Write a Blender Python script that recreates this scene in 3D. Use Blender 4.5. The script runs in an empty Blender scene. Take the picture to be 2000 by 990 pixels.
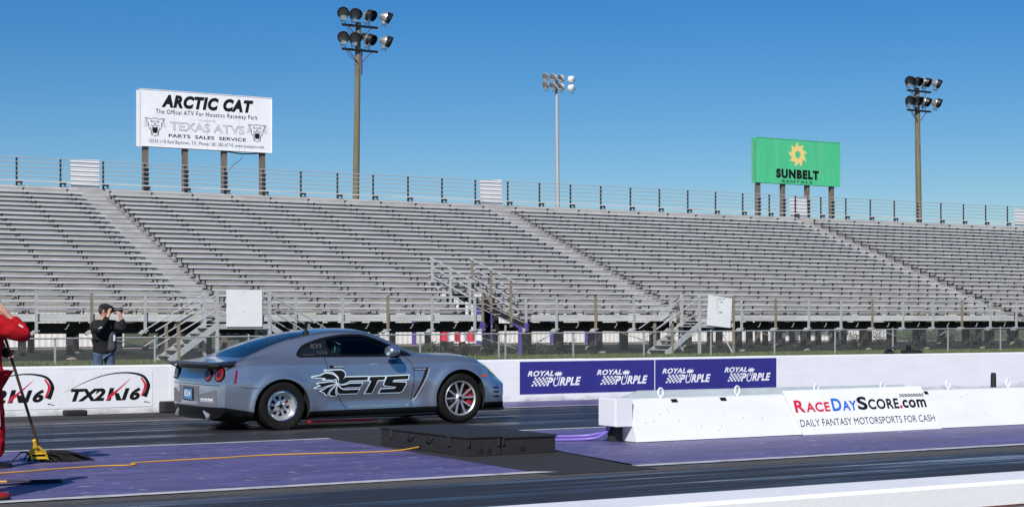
import bpy, bmesh, math, random
import numpy as np
from mathutils import Vector, Matrix
from mathutils.bvhtree import BVHTree
from mathutils.geometry import tessellate_polygon

random.seed(7)
R = math.radians
scene = bpy.context.scene
COL = scene.collection

# ------------------------------------------------------------------ camera
F_PX, PSI, EYE = 3300.0, R(31.43), 1.46
cam_d = bpy.data.cameras.new("camera")
cam = bpy.data.objects.new("camera", cam_d)
COL.objects.link(cam)
cam.location = (0, 0, EYE)
cam.rotation_euler = (R(90), 0, -PSI)
cam_d.sensor_width = 36
cam_d.lens = F_PX / 2000 * 36
cam_d.shift_y = (623 - 495) / 2000
cam_d.clip_start, cam_d.clip_end = 0.1, 5000
scene.camera = cam

# ------------------------------------------------------------------ light
SUN_EL, SUN_AZ = R(38.5), R(45)         # azimuth measured from -Y towards -X
S_DIR = Vector((math.sin(SUN_AZ) * math.cos(SUN_EL), math.cos(SUN_AZ) * math.cos(SUN_EL), -math.sin(SUN_EL)))
sd = bpy.data.lights.new("sun", 'SUN')
sd.energy, sd.angle, sd.color = 5.0, R(0.53), (1.0, 0.96, 0.90)
so = bpy.data.objects.new("sun", sd)
COL.objects.link(so)
so.rotation_euler = S_DIR.to_track_quat('-Z', 'Y').to_euler()
so.location = (-20, -20, 30)
w = bpy.data.worlds.new("World")
scene.world = w
w.use_nodes = True
nt = w.node_tree
bg = nt.nodes["Background"]
sky = nt.nodes.new("ShaderNodeTexSky")
sky.sky_type = 'NISHITA'
sky.sun_disc = False
sky.sun_elevation = SUN_EL
sky.sun_rotation = R(180) + SUN_AZ
sky.altitude, sky.air_density, sky.dust_density, sky.ozone_density = 20, 1.0, 0.1, 6.0
hs = nt.nodes.new("ShaderNodeHueSaturation")          # a deep, clear spring sky
hs.inputs["Saturation"].default_value = 1.34
hs.inputs["Hue"].default_value = 0.506
nt.links.new(sky.outputs[0], hs.inputs["Color"])
nt.links.new(hs.outputs[0], bg.inputs[0])
bg.inputs[1].default_value = 0.081
scene.view_settings.view_transform = 'Standard'
scene.view_settings.look = 'None'
scene.view_settings.exposure = 0.0
scene.view_settings.gamma = 1.0
scene.view_settings.use_curve_mapping = False

# ------------------------------------------------------------------ helpers
def tag(o, label=None, cat=None, group=None, kind=None):
    if label: o['label'] = label
    if cat: o['category'] = cat
    if group: o['group'] = group
    if kind: o['kind'] = kind
    return o

def empty(name, loc, label=None, cat=None, group=None):
    o = bpy.data.objects.new(name, None)
    COL.objects.link(o)
    o.location = loc
    o.empty_display_size = 0.3
    return tag(o, label, cat, group)

def origin(o):
    v = Vector((0, 0, 0))
    while o is not None:
        v = v + o.location
        o = o.parent
    return v

def link_mesh(name, me, mat=None, parent=None, smooth=False):
    me.name = name
    o = bpy.data.objects.new(name, me)
    COL.objects.link(o)
    if mat is not None:
        me.materials.clear()
        for m in (mat if isinstance(mat, (list, tuple)) else [mat]):
            me.materials.append(m)
    if parent is not None: o.parent = parent
    if smooth and len(me.polygons):
        me.polygons.foreach_set("use_smooth", [True] * len(me.polygons))
    return o

class MB:
    """collects shapes in world coordinates, build() links them as one mesh object"""
    def __init__(s): s.v, s.f = [], []
    def add(s, vs, fs):
        n = len(s.v)
        s.v += [tuple(v) for v in vs]
        s.f += [tuple(i + n for i in f) for f in fs]
        return s
    def box(s, x0, x1, y0, y1, z0, z1):
        v = [(x0, y0, z0), (x1, y0, z0), (x1, y1, z0), (x0, y1, z0), (x0, y0, z1), (x1, y0, z1), (x1, y1, z1), (x0, y1, z1)]
        return s.add(v, [(0, 3, 2, 1), (4, 5, 6, 7), (0, 1, 5, 4), (1, 2, 6, 5), (2, 3, 7, 6), (3, 0, 4, 7)])
    def bbox(s, x0, x1, y0, y1, z0, z1, b=0.01):
        """box with chamfered edges"""
        c = Vector(((x0 + x1) / 2, (y0 + y1) / 2, (z0 + z1) / 2))
        bm = bmesh.new()
        bmesh.ops.create_cube(bm, size=1, matrix=Matrix.Translation(c) @ Matrix.Diagonal((x1 - x0, y1 - y0, z1 - z0, 1)))
        bmesh.ops.bevel(bm, geom=bm.edges[:], offset=b, segments=2, profile=0.5, affect='EDGES')
        return s.bm(bm)
    def bm(s, bm):
        bm.verts.ensure_lookup_table(); bm.verts.index_update()
        s.add([v.co[:] for v in bm.verts], [[v.index for v in f.verts] for f in bm.faces])
        bm.free()
        return s
    def prism(s, poly, d):
        """polygon (3d points, flat) extruded by vector d"""
        n = len(poly); d = Vector(d)
        a = [Vector(p) for p in poly]
        vs = a + [p + d for p in a]
        fs = [tuple(range(n - 1, -1, -1)), tuple(range(n, 2 * n))]
        fs += [(i, (i + 1) % n, n + (i + 1) % n, n + i) for i in range(n)]
        return s.add(vs, fs)
    def bar(s, p, q, wx, wy=None, up=(0, 0, 1)):
        """rectangular bar from p to q"""
        wy = wy or wx
        p, q = Vector(p), Vector(q)
        d = (q - p).normalized()
        u = Vector(up)
        if abs(d.dot(u)) > 0.98: u = Vector((1, 0, 0))
        a = d.cross(u).normalized(); b = a.cross(d).normalized()
        vs = []
        for c in (p, q):
            for i, j in ((-1, -1), (1, -1), (1, 1), (-1, 1)):
                vs.append(c + a * wx / 2 * i + b * wy / 2 * j)
        return s.add(vs, [(0, 3, 2, 1), (4, 5, 6, 7), (0, 1, 5, 4), (1, 2, 6, 5), (2, 3, 7, 6), (3, 0, 4, 7)])
    def tube(s, pts, r, n=8, r2=None, cap=True):
        pts = [Vector(p) for p in pts]
        m = len(pts)
        vs, fs = [], []
        prev = None
        for i, p in enumerate(pts):
            d = (pts[min(i + 1, m - 1)] - pts[max(i - 1, 0)]).normalized()
            if prev is None:
                u = Vector((0, 0, 1)) if abs(d.z) < 0.9 else Vector((1, 0, 0))
                a = d.cross(u).normalized()
            else:
                a = (prev - d * prev.dot(d)).normalized()
            prev = a
            b = d.cross(a)
            rr = r if r2 is None else r + (r2 - r) * i / (m - 1)
            for k in range(n):
                t = 2 * math.pi * k / n
                vs.append(p + (a * math.cos(t) + b * math.sin(t)) * rr)
        for i in range(m - 1):
            for k in range(n):
                fs.append((i * n + k, i * n + (k + 1) % n, (i + 1) * n + (k + 1) % n, (i + 1) * n + k))
        if cap:
            fs.append(tuple(range(n - 1, -1, -1)))
            fs.append(tuple((m - 1) * n + k for k in range(n)))
        return s.add(vs, fs)
    def lathe(s, prof, c, axis, n=32, closed=False):
        """profile [(radius, along)] spun about axis through c"""
        ax = Vector(axis).normalized(); c = Vector(c)
        u = Vector((0, 0, 1)) if abs(ax.z) < 0.9 else Vector((1, 0, 0))
        a = ax.cross(u).normalized(); b = ax.cross(a)
        vs, fs = [], []
        m = len(prof)
        for r_, h in prof:
            for k in range(n):
                t = 2 * math.pi * k / n
                vs.append(c + ax * h + (a * math.cos(t) + b * math.sin(t)) * r_)
        for i in range(m if closed else m - 1):
            j = (i + 1) % m
            for k in range(n):
                fs.append((i * n + k, i * n + (k + 1) % n, j * n + (k + 1) % n, j * n + k))
        return s.add(vs, fs)
    def build(s, name, mat=None, parent=None, smooth=False, local=False):
        off = Vector((0, 0, 0)) if (parent is None or local) else origin(parent)
        me = bpy.data.meshes.new(name)
        me.from_pydata([tuple(Vector(v) - off) for v in s.v], [], s.f)
        bm = bmesh.new(); bm.from_mesh(me)
        bmesh.ops.recalc_face_normals(bm, faces=bm.faces)
        bm.to_mesh(me); bm.free()
        o = link_mesh(name, me, mat, parent, False)
        if smooth: shade_auto(me)
        return o

def shade_auto(me, ang=38):
    me.polygons.foreach_set("use_smooth", [True] * len(me.polygons))
    try: me.set_sharp_from_angle(angle=R(ang))
    except Exception: pass

def copy_tree(o, parent=None):
    c = o.copy(); COL.objects.link(c); c.parent = parent
    for ch in list(o.children): copy_tree(ch, c)
    return c

# ------------------------------------------------------------------ materials
def mat(name, col, rough=0.6, metal=0.0, var=0.0, scale=8.0, bump=0.0, bscale=40.0, stretch=(1, 1, 1), coat=0.0, spec=0.5, col2=None, ramp=(0.4, 0.6)):
    m = bpy.data.materials.new(name)
    m.use_nodes = True
    n, l = m.node_tree.nodes, m.node_tree.links
    b = n["Principled BSDF"]
    b.inputs["Base Color"].default_value = (*col, 1)
    b.inputs["Roughness"].default_value = rough
    b.inputs["Metallic"].default_value = metal
    b.inputs["Specular IOR Level"].default_value = spec
    if coat: b.inputs["Coat Weight"].default_value = coat; b.inputs["Coat Roughness"].default_value = 0.04
    if var or bump or col2:
        tc = n.new("ShaderNodeTexCoord")
        mp = n.new("ShaderNodeMapping"); mp.inputs["Scale"].default_value = stretch
        l.new(tc.outputs["Object"], mp.inputs[0])
        if var or col2:
            nz = n.new("ShaderNodeTexNoise"); nz.inputs["Scale"].default_value = scale
            nz.inputs["Detail"].default_value = 6; nz.inputs["Roughness"].default_value = 0.65
            l.new(mp.outputs[0], nz.inputs["Vector"])
            cr = n.new("ShaderNodeValToRGB")
            cr.color_ramp.elements[0].position, cr.color_ramp.elements[1].position = ramp if col2 else (0.3, 0.7)
            if col2:
                cr.color_ramp.elements[0].color = (*col, 1); cr.color_ramp.elements[1].color = (*col2, 1)
            else:
                cr.color_ramp.elements[0].color = (*[c * (1 - var) for c in col], 1)
                cr.color_ramp.elements[1].color = (*[min(1, c * (1 + var)) for c in col], 1)
            l.new(nz.outputs[0], cr.inputs[0])
            l.new(cr.outputs[0], b.inputs["Base Color"])
        if bump:
            nb = n.new("ShaderNodeTexNoise"); nb.inputs["Scale"].default_value = bscale; nb.inputs["Detail"].default_value = 4
            l.new(mp.outputs[0], nb.inputs["Vector"])
            bp = n.new("ShaderNodeBump"); bp.inputs["Strength"].default_value = bump; bp.inputs["Distance"].default_value = 0.02
            l.new(nb.outputs[0], bp.inputs["Height"]); l.new(bp.outputs[0], b.inputs["Normal"])
    return m

def N(m): return m.node_tree.nodes, m.node_tree.links

def noise(m, scale, stretch=(1, 1, 1), detail=5, rough=0.6, loc=(0, 0, 0), coord="Object"):
    n, l = N(m)
    tc = n.new("ShaderNodeTexCoord"); mp = n.new("ShaderNodeMapping")
    mp.inputs["Scale"].default_value = stretch; mp.inputs["Location"].default_value = loc
    l.new(tc.outputs[coord], mp.inputs[0])
    nz = n.new("ShaderNodeTexNoise"); nz.inputs["Scale"].default_value = scale
    nz.inputs["Detail"].default_value = detail; nz.inputs["Roughness"].default_value = rough
    l.new(mp.outputs[0], nz.inputs["Vector"])
    return nz.outputs[0]

def ramp(m, src, stops):
    n, l = N(m)
    cr = n.new("ShaderNodeValToRGB")
    e = cr.color_ramp.elements
    while len(e) < len(stops): e.new(0.5)
    for i, (p, c) in enumerate(stops):
        e[i].position = p
        e[i].color = (*(c if isinstance(c, tuple) else (c, c, c)), 1)
    l.new(src, cr.inputs[0])
    return cr.outputs[0]

def mix(m, fac, a, b, mode='MIX'):
    n, l = N(m)
    x = n.new("ShaderNodeMix"); x.data_type = 'RGBA'; x.blend_type = mode
    for s_, v in ((0, fac), (6, a), (7, b)):
        if isinstance(v, (int, float)): x.inputs[s_].default_value = v
        elif isinstance(v, tuple): x.inputs[s_].default_value = (*v, 1)
        else: l.new(v, x.inputs[s_])
    return x.outputs[2]

def setin(m, name, v):
    n, l = N(m); l.new(v, n["Principled BSDF"].inputs[name])

def bump(m, src, strength=0.3, dist=0.01):
    n, l = N(m)
    bp = n.new("ShaderNodeBump"); bp.inputs["Strength"].default_value = strength; bp.inputs["Distance"].default_value = dist
    l.new(src, bp.inputs["Height"]); l.new(bp.outputs[0], n["Principled BSDF"].inputs["Normal"])

# track rubber: long streaks along X
def track_mat(name, lo, hi, shift):
    m = mat(name, (0.03, 0.03, 0.033), 0.5)
    s1 = noise(m, 1.0, (0.05, 2.6, 1), 6, 0.7, (shift, 0, 0))
    s2 = noise(m, 1.0, (0.35, 9.0, 1), 5, 0.7, (shift + 3, 1, 0))
    s3 = noise(m, 14, (1, 1, 1), 6, 0.75)
    st = mix(m, 0.45, s1, s2)
    c = ramp(m, st, [(0.40, (0.006, 0.006, 0.007)), (0.5, (0.022, 0.023, 0.026)), (0.60, (0.10, 0.105, 0.115))])
    c = mix(m, 0.16, c, ramp(m, s3, [(0.3, 0.01), (0.75, 0.08)]))
    n, l = N(m)
    tc = n.new("ShaderNodeTexCoord"); sp = n.new("ShaderNodeSeparateXYZ"); l.new(tc.outputs["Object"], sp.inputs[0])
    wob = n.new("ShaderNodeMath"); wob.operation = 'MULTIPLY_ADD'; l.new(s2, wob.inputs[0]); wob.inputs[1].default_value = 0.9; l.new(sp.outputs[1], wob.inputs[2])
    def band(y0, y1):
        a = n.new("ShaderNodeMapRange"); a.interpolation_type = 'SMOOTHSTEP'; a.inputs[1].default_value = y0; a.inputs[2].default_value = y1
        l.new(wob.outputs[0], a.inputs[0]); return a.outputs[0]
    def minus(a, b):
        q = n.new("ShaderNodeMath"); q.operation = 'SUBTRACT'; l.new(a, q.inputs[0]); l.new(b, q.inputs[1]); return q.outputs[0]
    edge = minus(band(13.35, 13.75), band(14.0, 14.01))
    far = band(23.9, 24.6)
    mx = n.new("ShaderNodeMath"); mx.operation = 'MAXIMUM'; l.new(edge, mx.inputs[0]); l.new(far, mx.inputs[1])
    c = mix(m, mx.outputs[0], c, ramp(m, s3, [(0.3, (0.045, 0.040, 0.036)), (0.7, (0.11, 0.098, 0.088))]))
    rg_ = ramp(m, st, [(0.42, lo), (0.58, hi)])
    # darker, smoother wheel grooves laid down by many launches
    acc = None
    for yc in (8.7, 10.5, 20.9, 22.7):
        q = n.new("ShaderNodeMath"); q.operation = 'SUBTRACT'; l.new(wob.outputs[0], q.inputs[0]); q.inputs[1].default_value = yc + 0.45
        ab = n.new("ShaderNodeMath"); ab.operation = 'ABSOLUTE'; l.new(q.outputs[0], ab.inputs[0])
        mr = n.new("ShaderNodeMapRange"); mr.interpolation_type = 'SMOOTHSTEP'; mr.inputs[1].default_value = 0.2; mr.inputs[2].default_value = 0.65; mr.inputs[3].default_value = 1; mr.inputs[4].default_value = 0
        l.new(ab.outputs[0], mr.inputs[0])
        if acc is None: acc = mr.outputs[0]
        else:
            z = n.new("ShaderNodeMath"); z.operation = 'MAXIMUM'; l.new(acc, z.inputs[0]); l.new(mr.outputs[0], z.inputs[1]); acc = z.outputs[0]
    hf = n.new("ShaderNodeMath"); hf.operation = 'MULTIPLY'; l.new(acc, hf.inputs[0]); hf.inputs[1].default_value = 0.7
    c = mix(m, hf.outputs[0], c, (0.008, 0.008, 0.010))
    setin(m, "Base Color", c)
    setin(m, "Roughness", mix(m, mx.outputs[0], rg_, (0.85, 0.85, 0.85)))
    bump(m, mix(m, 0.5, s2, s3), 0.25, 0.004)
    return m

M = {}
M['track'] = track_mat('rubbered_asphalt', 0.80, 0.20, 0)
M['asphalt'] = mat('dark_asphalt', (0.022, 0.021, 0.022), 0.85, 0, 0.35, 18, 0.3, 120)
M['asphalt_brown'] = mat('dusty_asphalt', (0.075, 0.066, 0.058), 0.85, 0, 0.4, 6, 0.3, 100, (0.3, 2, 1))
def purple_mat():
    m = mat('worn_purple_paint', (0.1, 0.085, 0.27), 0.5)
    a = noise(m, 1.3, (0.5, 1.6, 1), 6, 0.65)
    c = ramp(m, a, [(0.3, (0.078, 0.064, 0.155)), (0.5, (0.122, 0.101, 0.255)), (0.72, (0.18, 0.152, 0.345))])
    d = noise(m, 5, (0.25, 2.2, 1), 6, 0.7, (4, 2, 0))
    c = mix(m, ramp(m, d, [(0.50, 0.0), (0.66, 0.75)]), c, (0.045, 0.044, 0.06))
    e = noise(m, 5.5, (0.8, 2.0, 1), 5, 0.55, (9, 5, 0))
    c = mix(m, ramp(m, e, [(0.635, 0.0), (0.66, 0.85)]), c, (0.42, 0.40, 0.44))
    h = noise(m, 1.0, (0.12, 5.0, 1), 5, 0.7, (1, 8, 0))       # faint tyre marks along the strip
    c = mix(m, ramp(m, h, [(0.54, 0.0), (0.66, 0.55)]), c, (0.05, 0.047, 0.065))
    k = noise(m, 2.6, (1, 1.3, 1), 7, 0.75, (2, 3, 0))
    c = mix(m, ramp(m, k, [(0.55, 0.0), (0.75, 0.35)]), c, (0.22, 0.19, 0.31))
    g = noise(m, 60, (1, 1, 1), 3)
    c = mix(m, ramp(m, g, [(0.3, 0.25), (0.6, 0.0)]), c, (0.03, 0.03, 0.05))
    setin(m, "Base Color", c)
    setin(m, "Roughness", ramp(m, a, [(0.3, 0.42), (0.7, 0.62)]))
    bump(m, g, 0.3, 0.004)
    return m
M['purple'] = purple_mat()
def line_mat():
    m = mat('worn_white_line', (0.55, 0.55, 0.56), 0.7)
    a = noise(m, 6, (0.6, 3, 1), 6, 0.7)
    setin(m, "Base Color", ramp(m, a, [(0.36, (0.16, 0.145, 0.17)), (0.48, (0.5, 0.49, 0.5)), (0.7, (0.66, 0.65, 0.66))]))
    return m
M['line'] = line_mat()
def wall_mat(name='white_wall_paint', dirt=True, base=(0.80, 0.80, 0.81)):
    m = mat(name, base, 0.6)
    a = noise(m, 2.2, (0.6, 1, 1.8), 6, 0.6)
    c = ramp(m, a, [(0.3, tuple(x * 0.93 for x in base)), (0.6, base)])
    if dirt:
        n, l = N(m)
        tc = n.new("ShaderNodeTexCoord"); sp = n.new("ShaderNodeSeparateXYZ"); l.new(tc.outputs["Object"], sp.inputs[0])
        b = noise(m, 3.0, (0.9, 1, 2.5), 7, 0.72, (3, 0, 0))
        ad = n.new("ShaderNodeMath"); ad.operation = 'MULTIPLY_ADD'
        l.new(sp.outputs[2], ad.inputs[0]); ad.inputs[1].default_value = -2.4; l.new(b, ad.inputs[2])
        c = mix(m, ramp(m, ad.outputs[0], [(0.30, 0.0), (0.60, 0.75)]), c, (0.27, 0.26, 0.25))
        sc_ = noise(m, 1.0, (0.5, 1, 14), 6, 0.7, (5, 0, 3))      # rubber scuffs
        c = mix(m, ramp(m, sc_, [(0.60, 0.0), (0.74, 0.28)]), c, (0.25, 0.25, 0.26))
        e = noise(m, 16, (1, 1, 0.7), 4, 0.6, (7, 1, 2))
        c = mix(m, ramp(m, e, [(0.70, 0.0), (0.76, 0.45)]), c, (0.35, 0.33, 0.31))
    setin(m, "Base Color", c)
    bump(m, noise(m, 30, (1, 1, 1), 5, 0.6), 0.18, 0.01)
    return m
M['wall'] = wall_mat()
M['white'] = wall_mat('white_panel_paint', False, (0.78, 0.78, 0.79))
M['banner'] = mat('white_vinyl', (0.80, 0.80, 0.83), 0.45, 0, 0.05, 1.6, 0.2, 5, (1.5, 1, 0.6))
M['navy'] = mat('navy_vinyl', (0.030, 0.028, 0.21), 0.5, 0, 0.10, 5, 0.12, 5)
M['ink'] = mat('black_ink', (0.007, 0.007, 0.008), 0.6, spec=0.25)
M['ink_grey'] = mat('grey_ink', (0.45, 0.46, 0.48), 0.5)
M['red_ink'] = mat('red_ink', (0.62, 0.02, 0.05), 0.5)
M['blue_ink'] = mat('blue_ink', (0.02, 0.14, 0.55), 0.5)
M['white_ink'] = mat('white_ink', (0.82, 0.82, 0.84), 0.5)
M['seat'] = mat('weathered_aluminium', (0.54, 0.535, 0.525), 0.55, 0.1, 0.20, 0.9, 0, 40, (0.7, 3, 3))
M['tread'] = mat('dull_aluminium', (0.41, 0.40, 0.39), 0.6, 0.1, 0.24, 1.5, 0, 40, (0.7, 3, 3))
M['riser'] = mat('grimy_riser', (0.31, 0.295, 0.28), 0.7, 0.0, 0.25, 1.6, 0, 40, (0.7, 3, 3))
M['steel'] = mat('galvanised_steel', (0.42, 0.43, 0.44), 0.5, 0.12, 0.15, 9)
M['rusty'] = mat('rusty_galvanised', (0.24, 0.20, 0.155), 0.65, 0.1, 0.3, 7)
M['dark_steel'] = mat('dark_steel', (0.020, 0.018, 0.018), 0.7, 0.0, 0.3, 4)
M['column'] = mat('dark_column', (0.035, 0.028, 0.026), 0.85, 0, 0.3, 5)
M['purple_steel'] = mat('purple_steel_paint', (0.10, 0.07, 0.30), 0.5)
M['wood_pole'] = mat('weathered_pole', (0.17, 0.145, 0.085), 0.85, 0, 0.3, 3, 0.4, 10, (4, 4, 0.3))
M['post_wood'] = mat('grey_timber', (0.16, 0.125, 0.105), 0.85, 0, 0.35, 3, 0.3, 12, (4, 4, 0.3))
M['black_metal'] = mat('black_crossarm', (0.006, 0.005, 0.005), 0.6)
M['rust_red'] = mat('rust_red_brace', (0.13, 0.035, 0.03), 0.7, 0, 0.5, 8)
M['lamp_alu'] = mat('spun_aluminium', (0.62, 0.64, 0.66), 0.32, 0.75)
M['lamp_white'] = mat('pale_lamp_housing', (0.75, 0.76, 0.77), 0.35, 0.15)
M['lamp_glass'] = mat('lamp_glass', (0.21, 0.22, 0.22), 0.3, 0, 0, 8, 0, 40, (1, 1, 1), 0.6)
M['visor'] = mat('black_visor', (0.012, 0.012, 0.014), 0.45)
M['fence'] = mat('galvanised_wire', (0.40, 0.41, 0.42), 0.45, 0.3)
M['box_black'] = mat('black_painted_plywood', (0.016, 0.015, 0.016), 0.7, 0, 0.25, 8, 0.25, 60)
M['hole'] = mat('black_hole', (0.002, 0.002, 0.002), 0.9)
M['cord'] = mat('orange_cord', (0.68, 0.34, 0.03), 0.45)
M['cable'] = mat('black_cable', (0.008, 0.008, 0.008), 0.5)
M['conduit'] = mat('purple_conduit', (0.20, 0.14, 0.48), 0.4)
M['rubber'] = mat('black_rubber', (0.012, 0.012, 0.012), 0.75, 0, 0.3, 10)
M['plexi'] = mat('pale_blue_board', (0.42, 0.47, 0.49), 0.4, 0, 0.12, 3)
M['concrete'] = mat('tan_concrete', (0.32, 0.26, 0.19), 0.9, 0, 0.3, 6)
M['green_sign'] = mat('green_sign_face', (0.075, 0.50, 0.235), 0.5, 0, 0.09, 1.2, 0, 40, (2.2, 1, 0.35))
M['sun_yellow'] = mat('pale_yellow_ink', (0.78, 0.60, 0.20), 0.5)

# ------------------------------------------------------------------ flat lettering
def text2d(body, bold=0.0, shear=0.0, outline=0.0, spacing=1.0):
    c = bpy.data.curves.new("t", 'FONT')
    c.body = body; c.offset = bold; c.shear = shear; c.space_character = spacing
    c.resolution_u = 4
    if outline:
        c.fill_mode = 'NONE' if hasattr(c, 'fill_mode') else c.fill_mode
        c.bevel_depth = outline; c.bevel_resolution = 0
    o = bpy.data.objects.new("t", c); COL.objects.link(o)
    dg = bpy.context.evaluated_depsgraph_get(); dg.update()
    me = bpy.data.meshes.new_from_object(o.evaluated_get(dg))
    v = [(p.co.x, p.co.y) for p in me.vertices]
    f = [tuple(p.vertices) for p in me.polygons]
    bpy.data.objects.remove(o); bpy.data.curves.remove(c); bpy.data.meshes.remove(me)
    return v, f

def fit(vf, x0, x1, z0, z1):
    v, f = vf
    xs = [p[0] for p in v]; ys = [p[1] for p in v]
    a, b, c, d = min(xs), max(xs), min(ys), max(ys)
    return [(x0 + (p[0] - a) / (b - a) * (x1 - x0), z0 + (p[1] - c) / (d - c) * (z1 - z0)) for p in v], f

def poly2d(pts):
    tri = tessellate_polygon([[Vector((p[0], p[1], 0)) for p in pts]])
    return list(pts), [tuple(t) for t in tri]

def ring2d(outer, inner):
    """outer polygon with one hole"""
    tri = tessellate_polygon([[Vector((p[0], p[1], 0)) for p in outer], [Vector((p[0], p[1], 0)) for p in inner]])
    return list(outer) + list(inner), [tuple(t) for t in tri]

def stroke2d(pts, w0, w1=None):
    """open polyline with tapering width"""
    w1 = w0 if w1 is None else w1
    n = len(pts); v, f = [], []
    for i, p in enumerate(pts):
        a = pts[max(0, i - 1)]; b = pts[min(n - 1, i + 1)]
        dx, dy = b[0] - a[0], b[1] - a[1]; L = math.hypot(dx, dy) or 1
        w = (w0 + (w1 - w0) * i / (n - 1)) / 2
        v += [(p[0] - dy / L * w, p[1] + dx / L * w), (p[0] + dy / L * w, p[1] - dx / L * w)]
    for i in range(n - 1): f.append((2 * i, 2 * i + 1, 2 * i + 3, 2 * i + 2))
    return v, f

def smooth_pts(pts, k=6, closed=False):
    n = len(pts); out = []
    P = lambda i: pts[i % n] if closed else pts[max(0, min(n - 1, i))]
    for i in range(n if closed else n - 1):
        p0, p1, p2, p3 = P(i - 1), P(i), P(i + 1), P(i + 2)
        for j in range(k):
            t = j / k
            out.append(tuple(0.5 * (2 * p1[a] + (p2[a] - p0[a]) * t + (2 * p0[a] - 5 * p1[a] + 4 * p2[a] - p3[a]) * t * t + (3 * p1[a] - p0[a] - 3 * p2[a] + p3[a]) * t ** 3) for a in range(len(p1))))
    if not closed: out.append(tuple(pts[-1]))
    return out

def inflate(pts, d):
    n = len(pts)
    area = sum(pts[i][0] * pts[(i + 1) % n][1] - pts[(i + 1) % n][0] * pts[i][1] for i in range(n))
    s = 1 if area > 0 else -1
    out = []
    for i in range(n):
        a, b, c = pts[i - 1], pts[i], pts[(i + 1) % n]
        e1 = Vector((b[0] - a[0], b[1] - a[1])); e2 = Vector((c[0] - b[0], c[1] - b[1]))
        if e1.length < 1e-6 or e2.length < 1e-6: out.append(tuple(b)); continue
        e1.normalize(); e2.normalize()
        n1 = Vector((e1.y, -e1.x)) * s; n2 = Vector((e2.y, -e2.x)) * s
        m_ = n1 + n2
        if m_.length < 0.3: m_ = n1 + e1
        m_.normalize()
        k = min(2.0, 1 / max(0.4, m_.dot(n1)))
        out.append((b[0] + m_.x * d * k, b[1] + m_.y * d * k))
    return out

def merge2d(*items):
    V, Fc = [], []
    for v, f in items:
        n = len(V); V += list(v); Fc += [tuple(i + n for i in q) for q in f]
    return V, Fc

def flat(name, vf, y, m, parent, thick=0.002):
    """2d shape (x,z) standing in the plane Y=y, facing -Y"""
    v, f = vf
    mb = MB(); mb.add([(p[0], y, p[1]) for p in v], f)
    off = origin(parent)
    me = bpy.data.meshes.new(name)
    me.from_pydata([tuple(Vector(q) - off) for q in mb.v], [], mb.f)
    bm = bmesh.new(); bm.from_mesh(me)
    for fc in bm.faces:
        fc.normal_update()
    for fc in bm.faces:
        if fc.normal.y > 0: fc.normal_flip()
    bm.to_mesh(me); bm.free()
    return link_mesh(name, me, m, parent)

# ------------------------------------------------------------------ ground and track
def sheet(name, pts, z, m, kind='structure'):
    me = bpy.data.meshes.new(name)
    me.from_pydata([(p[0], p[1], z) for p in pts], [], [tuple(range(len(pts)))])
    bm = bmesh.new(); bm.from_mesh(me)
    for fc in bm.faces:
        fc.normal_update()
        if fc.normal.z < 0: fc.normal_flip()
    bm.to_mesh(me); bm.free()
    o = link_mesh(name, me, m); o['kind'] = kind
    return o

def ground_mat():
    m = mat('grass_and_dirt', (0.06, 0.08, 0.03), 0.95)
    a = noise(m, 0.35, (0.5, 1, 1), 6, 0.65); b = noise(m, 9, (1, 1, 1), 5, 0.7)
    g = ramp(m, b, [(0.3, (0.035, 0.05, 0.016)), (0.55, (0.085, 0.105, 0.035)), (0.75, (0.15, 0.145, 0.06))])
    d = ramp(m, b, [(0.3, (0.05, 0.04, 0.028)), (0.7, (0.11, 0.09, 0.06))])
    setin(m, "Base Color", mix(m, ramp(m, a, [(0.5, 0.0), (0.62, 0.8)]), g, d))
    bump(m, b, 0.5, 0.05)
    return m
M['ground'] = ground_mat()
M['gravel'] = mat('tan_gravel', (0.32, 0.25, 0.18), 0.95, 0, 0.25, 4, 0.4, 30)
prof = [(-600, -0.03), (25.62, -0.03), (25.64, 0.10), (60, 0.10), (120, 0.06), (700, 0.05), (2600, 0.05)]
mb = MB()
for i in range(len(prof) - 1):
    (y0, z0), (y1, z1) = prof[i], prof[i + 1]
    mb.add([(-1500, y0, z0), (2600, y0, z0), (2600, y1, z1), (-1500, y1, z1)], [(0, 1, 2, 3)])
g = mb.build('ground', M['ground']); g['kind'] = 'structure'
YW, XL, XR = 25.44, -45.0, 260.0
sheet('track', [(XL, 5.4), (XR, 5.4), (XR, YW + 0.1), (XL, YW + 0.1)], 0.0, M['track'])
sheet('centre_strip', [(XL, 13.62), (8.57, 13.62), (8.86, 18.75), (XL, 18.75)], 0.004, M['purple'])
sheet('centre_strip', [(9.79, 13.72), (XR, 13.72), (XR, 18.78), (10.75, 18.78)], 0.004, M['purple'])
sheet('start_pad', [(8.57, 13.3), (9.79, 13.3), (10.75, 18.9), (8.86, 18.9)], 0.004, M['asphalt'])
sheet('track_shoulder', [(XL, 24.2), (9.4, 24.2), (9.4, YW), (XL, YW)], 0.004, M['asphalt'])
sheet('wall_strip', [(9.6, 23.82), (XR, 23.82), (XR, YW), (9.6, YW)], 0.004, M['purple'])
for nm, pts in (('white_line', [(XL, 13.50), (8.78, 13.52), (8.60, 13.68), (XL, 13.66)]),
                ('white_line', [(9.79, 13.60), (XR, 13.60), (XR, 13.76), (9.79, 13.76)]),
                ('white_line', [(XL, 18.67), (8.84, 18.69), (8.85, 18.81), (XL, 18.80)]),
                ('white_line', [(10.75, 18.72), (XR, 18.72), (XR, 18.86), (10.75, 18.86)]),
                ('white_line', [(9.6, 23.66), (XR, 23.66), (XR, 23.80), (9.6, 23.80)])):
    sheet(nm, pts, 0.008, M['line'])
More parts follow.
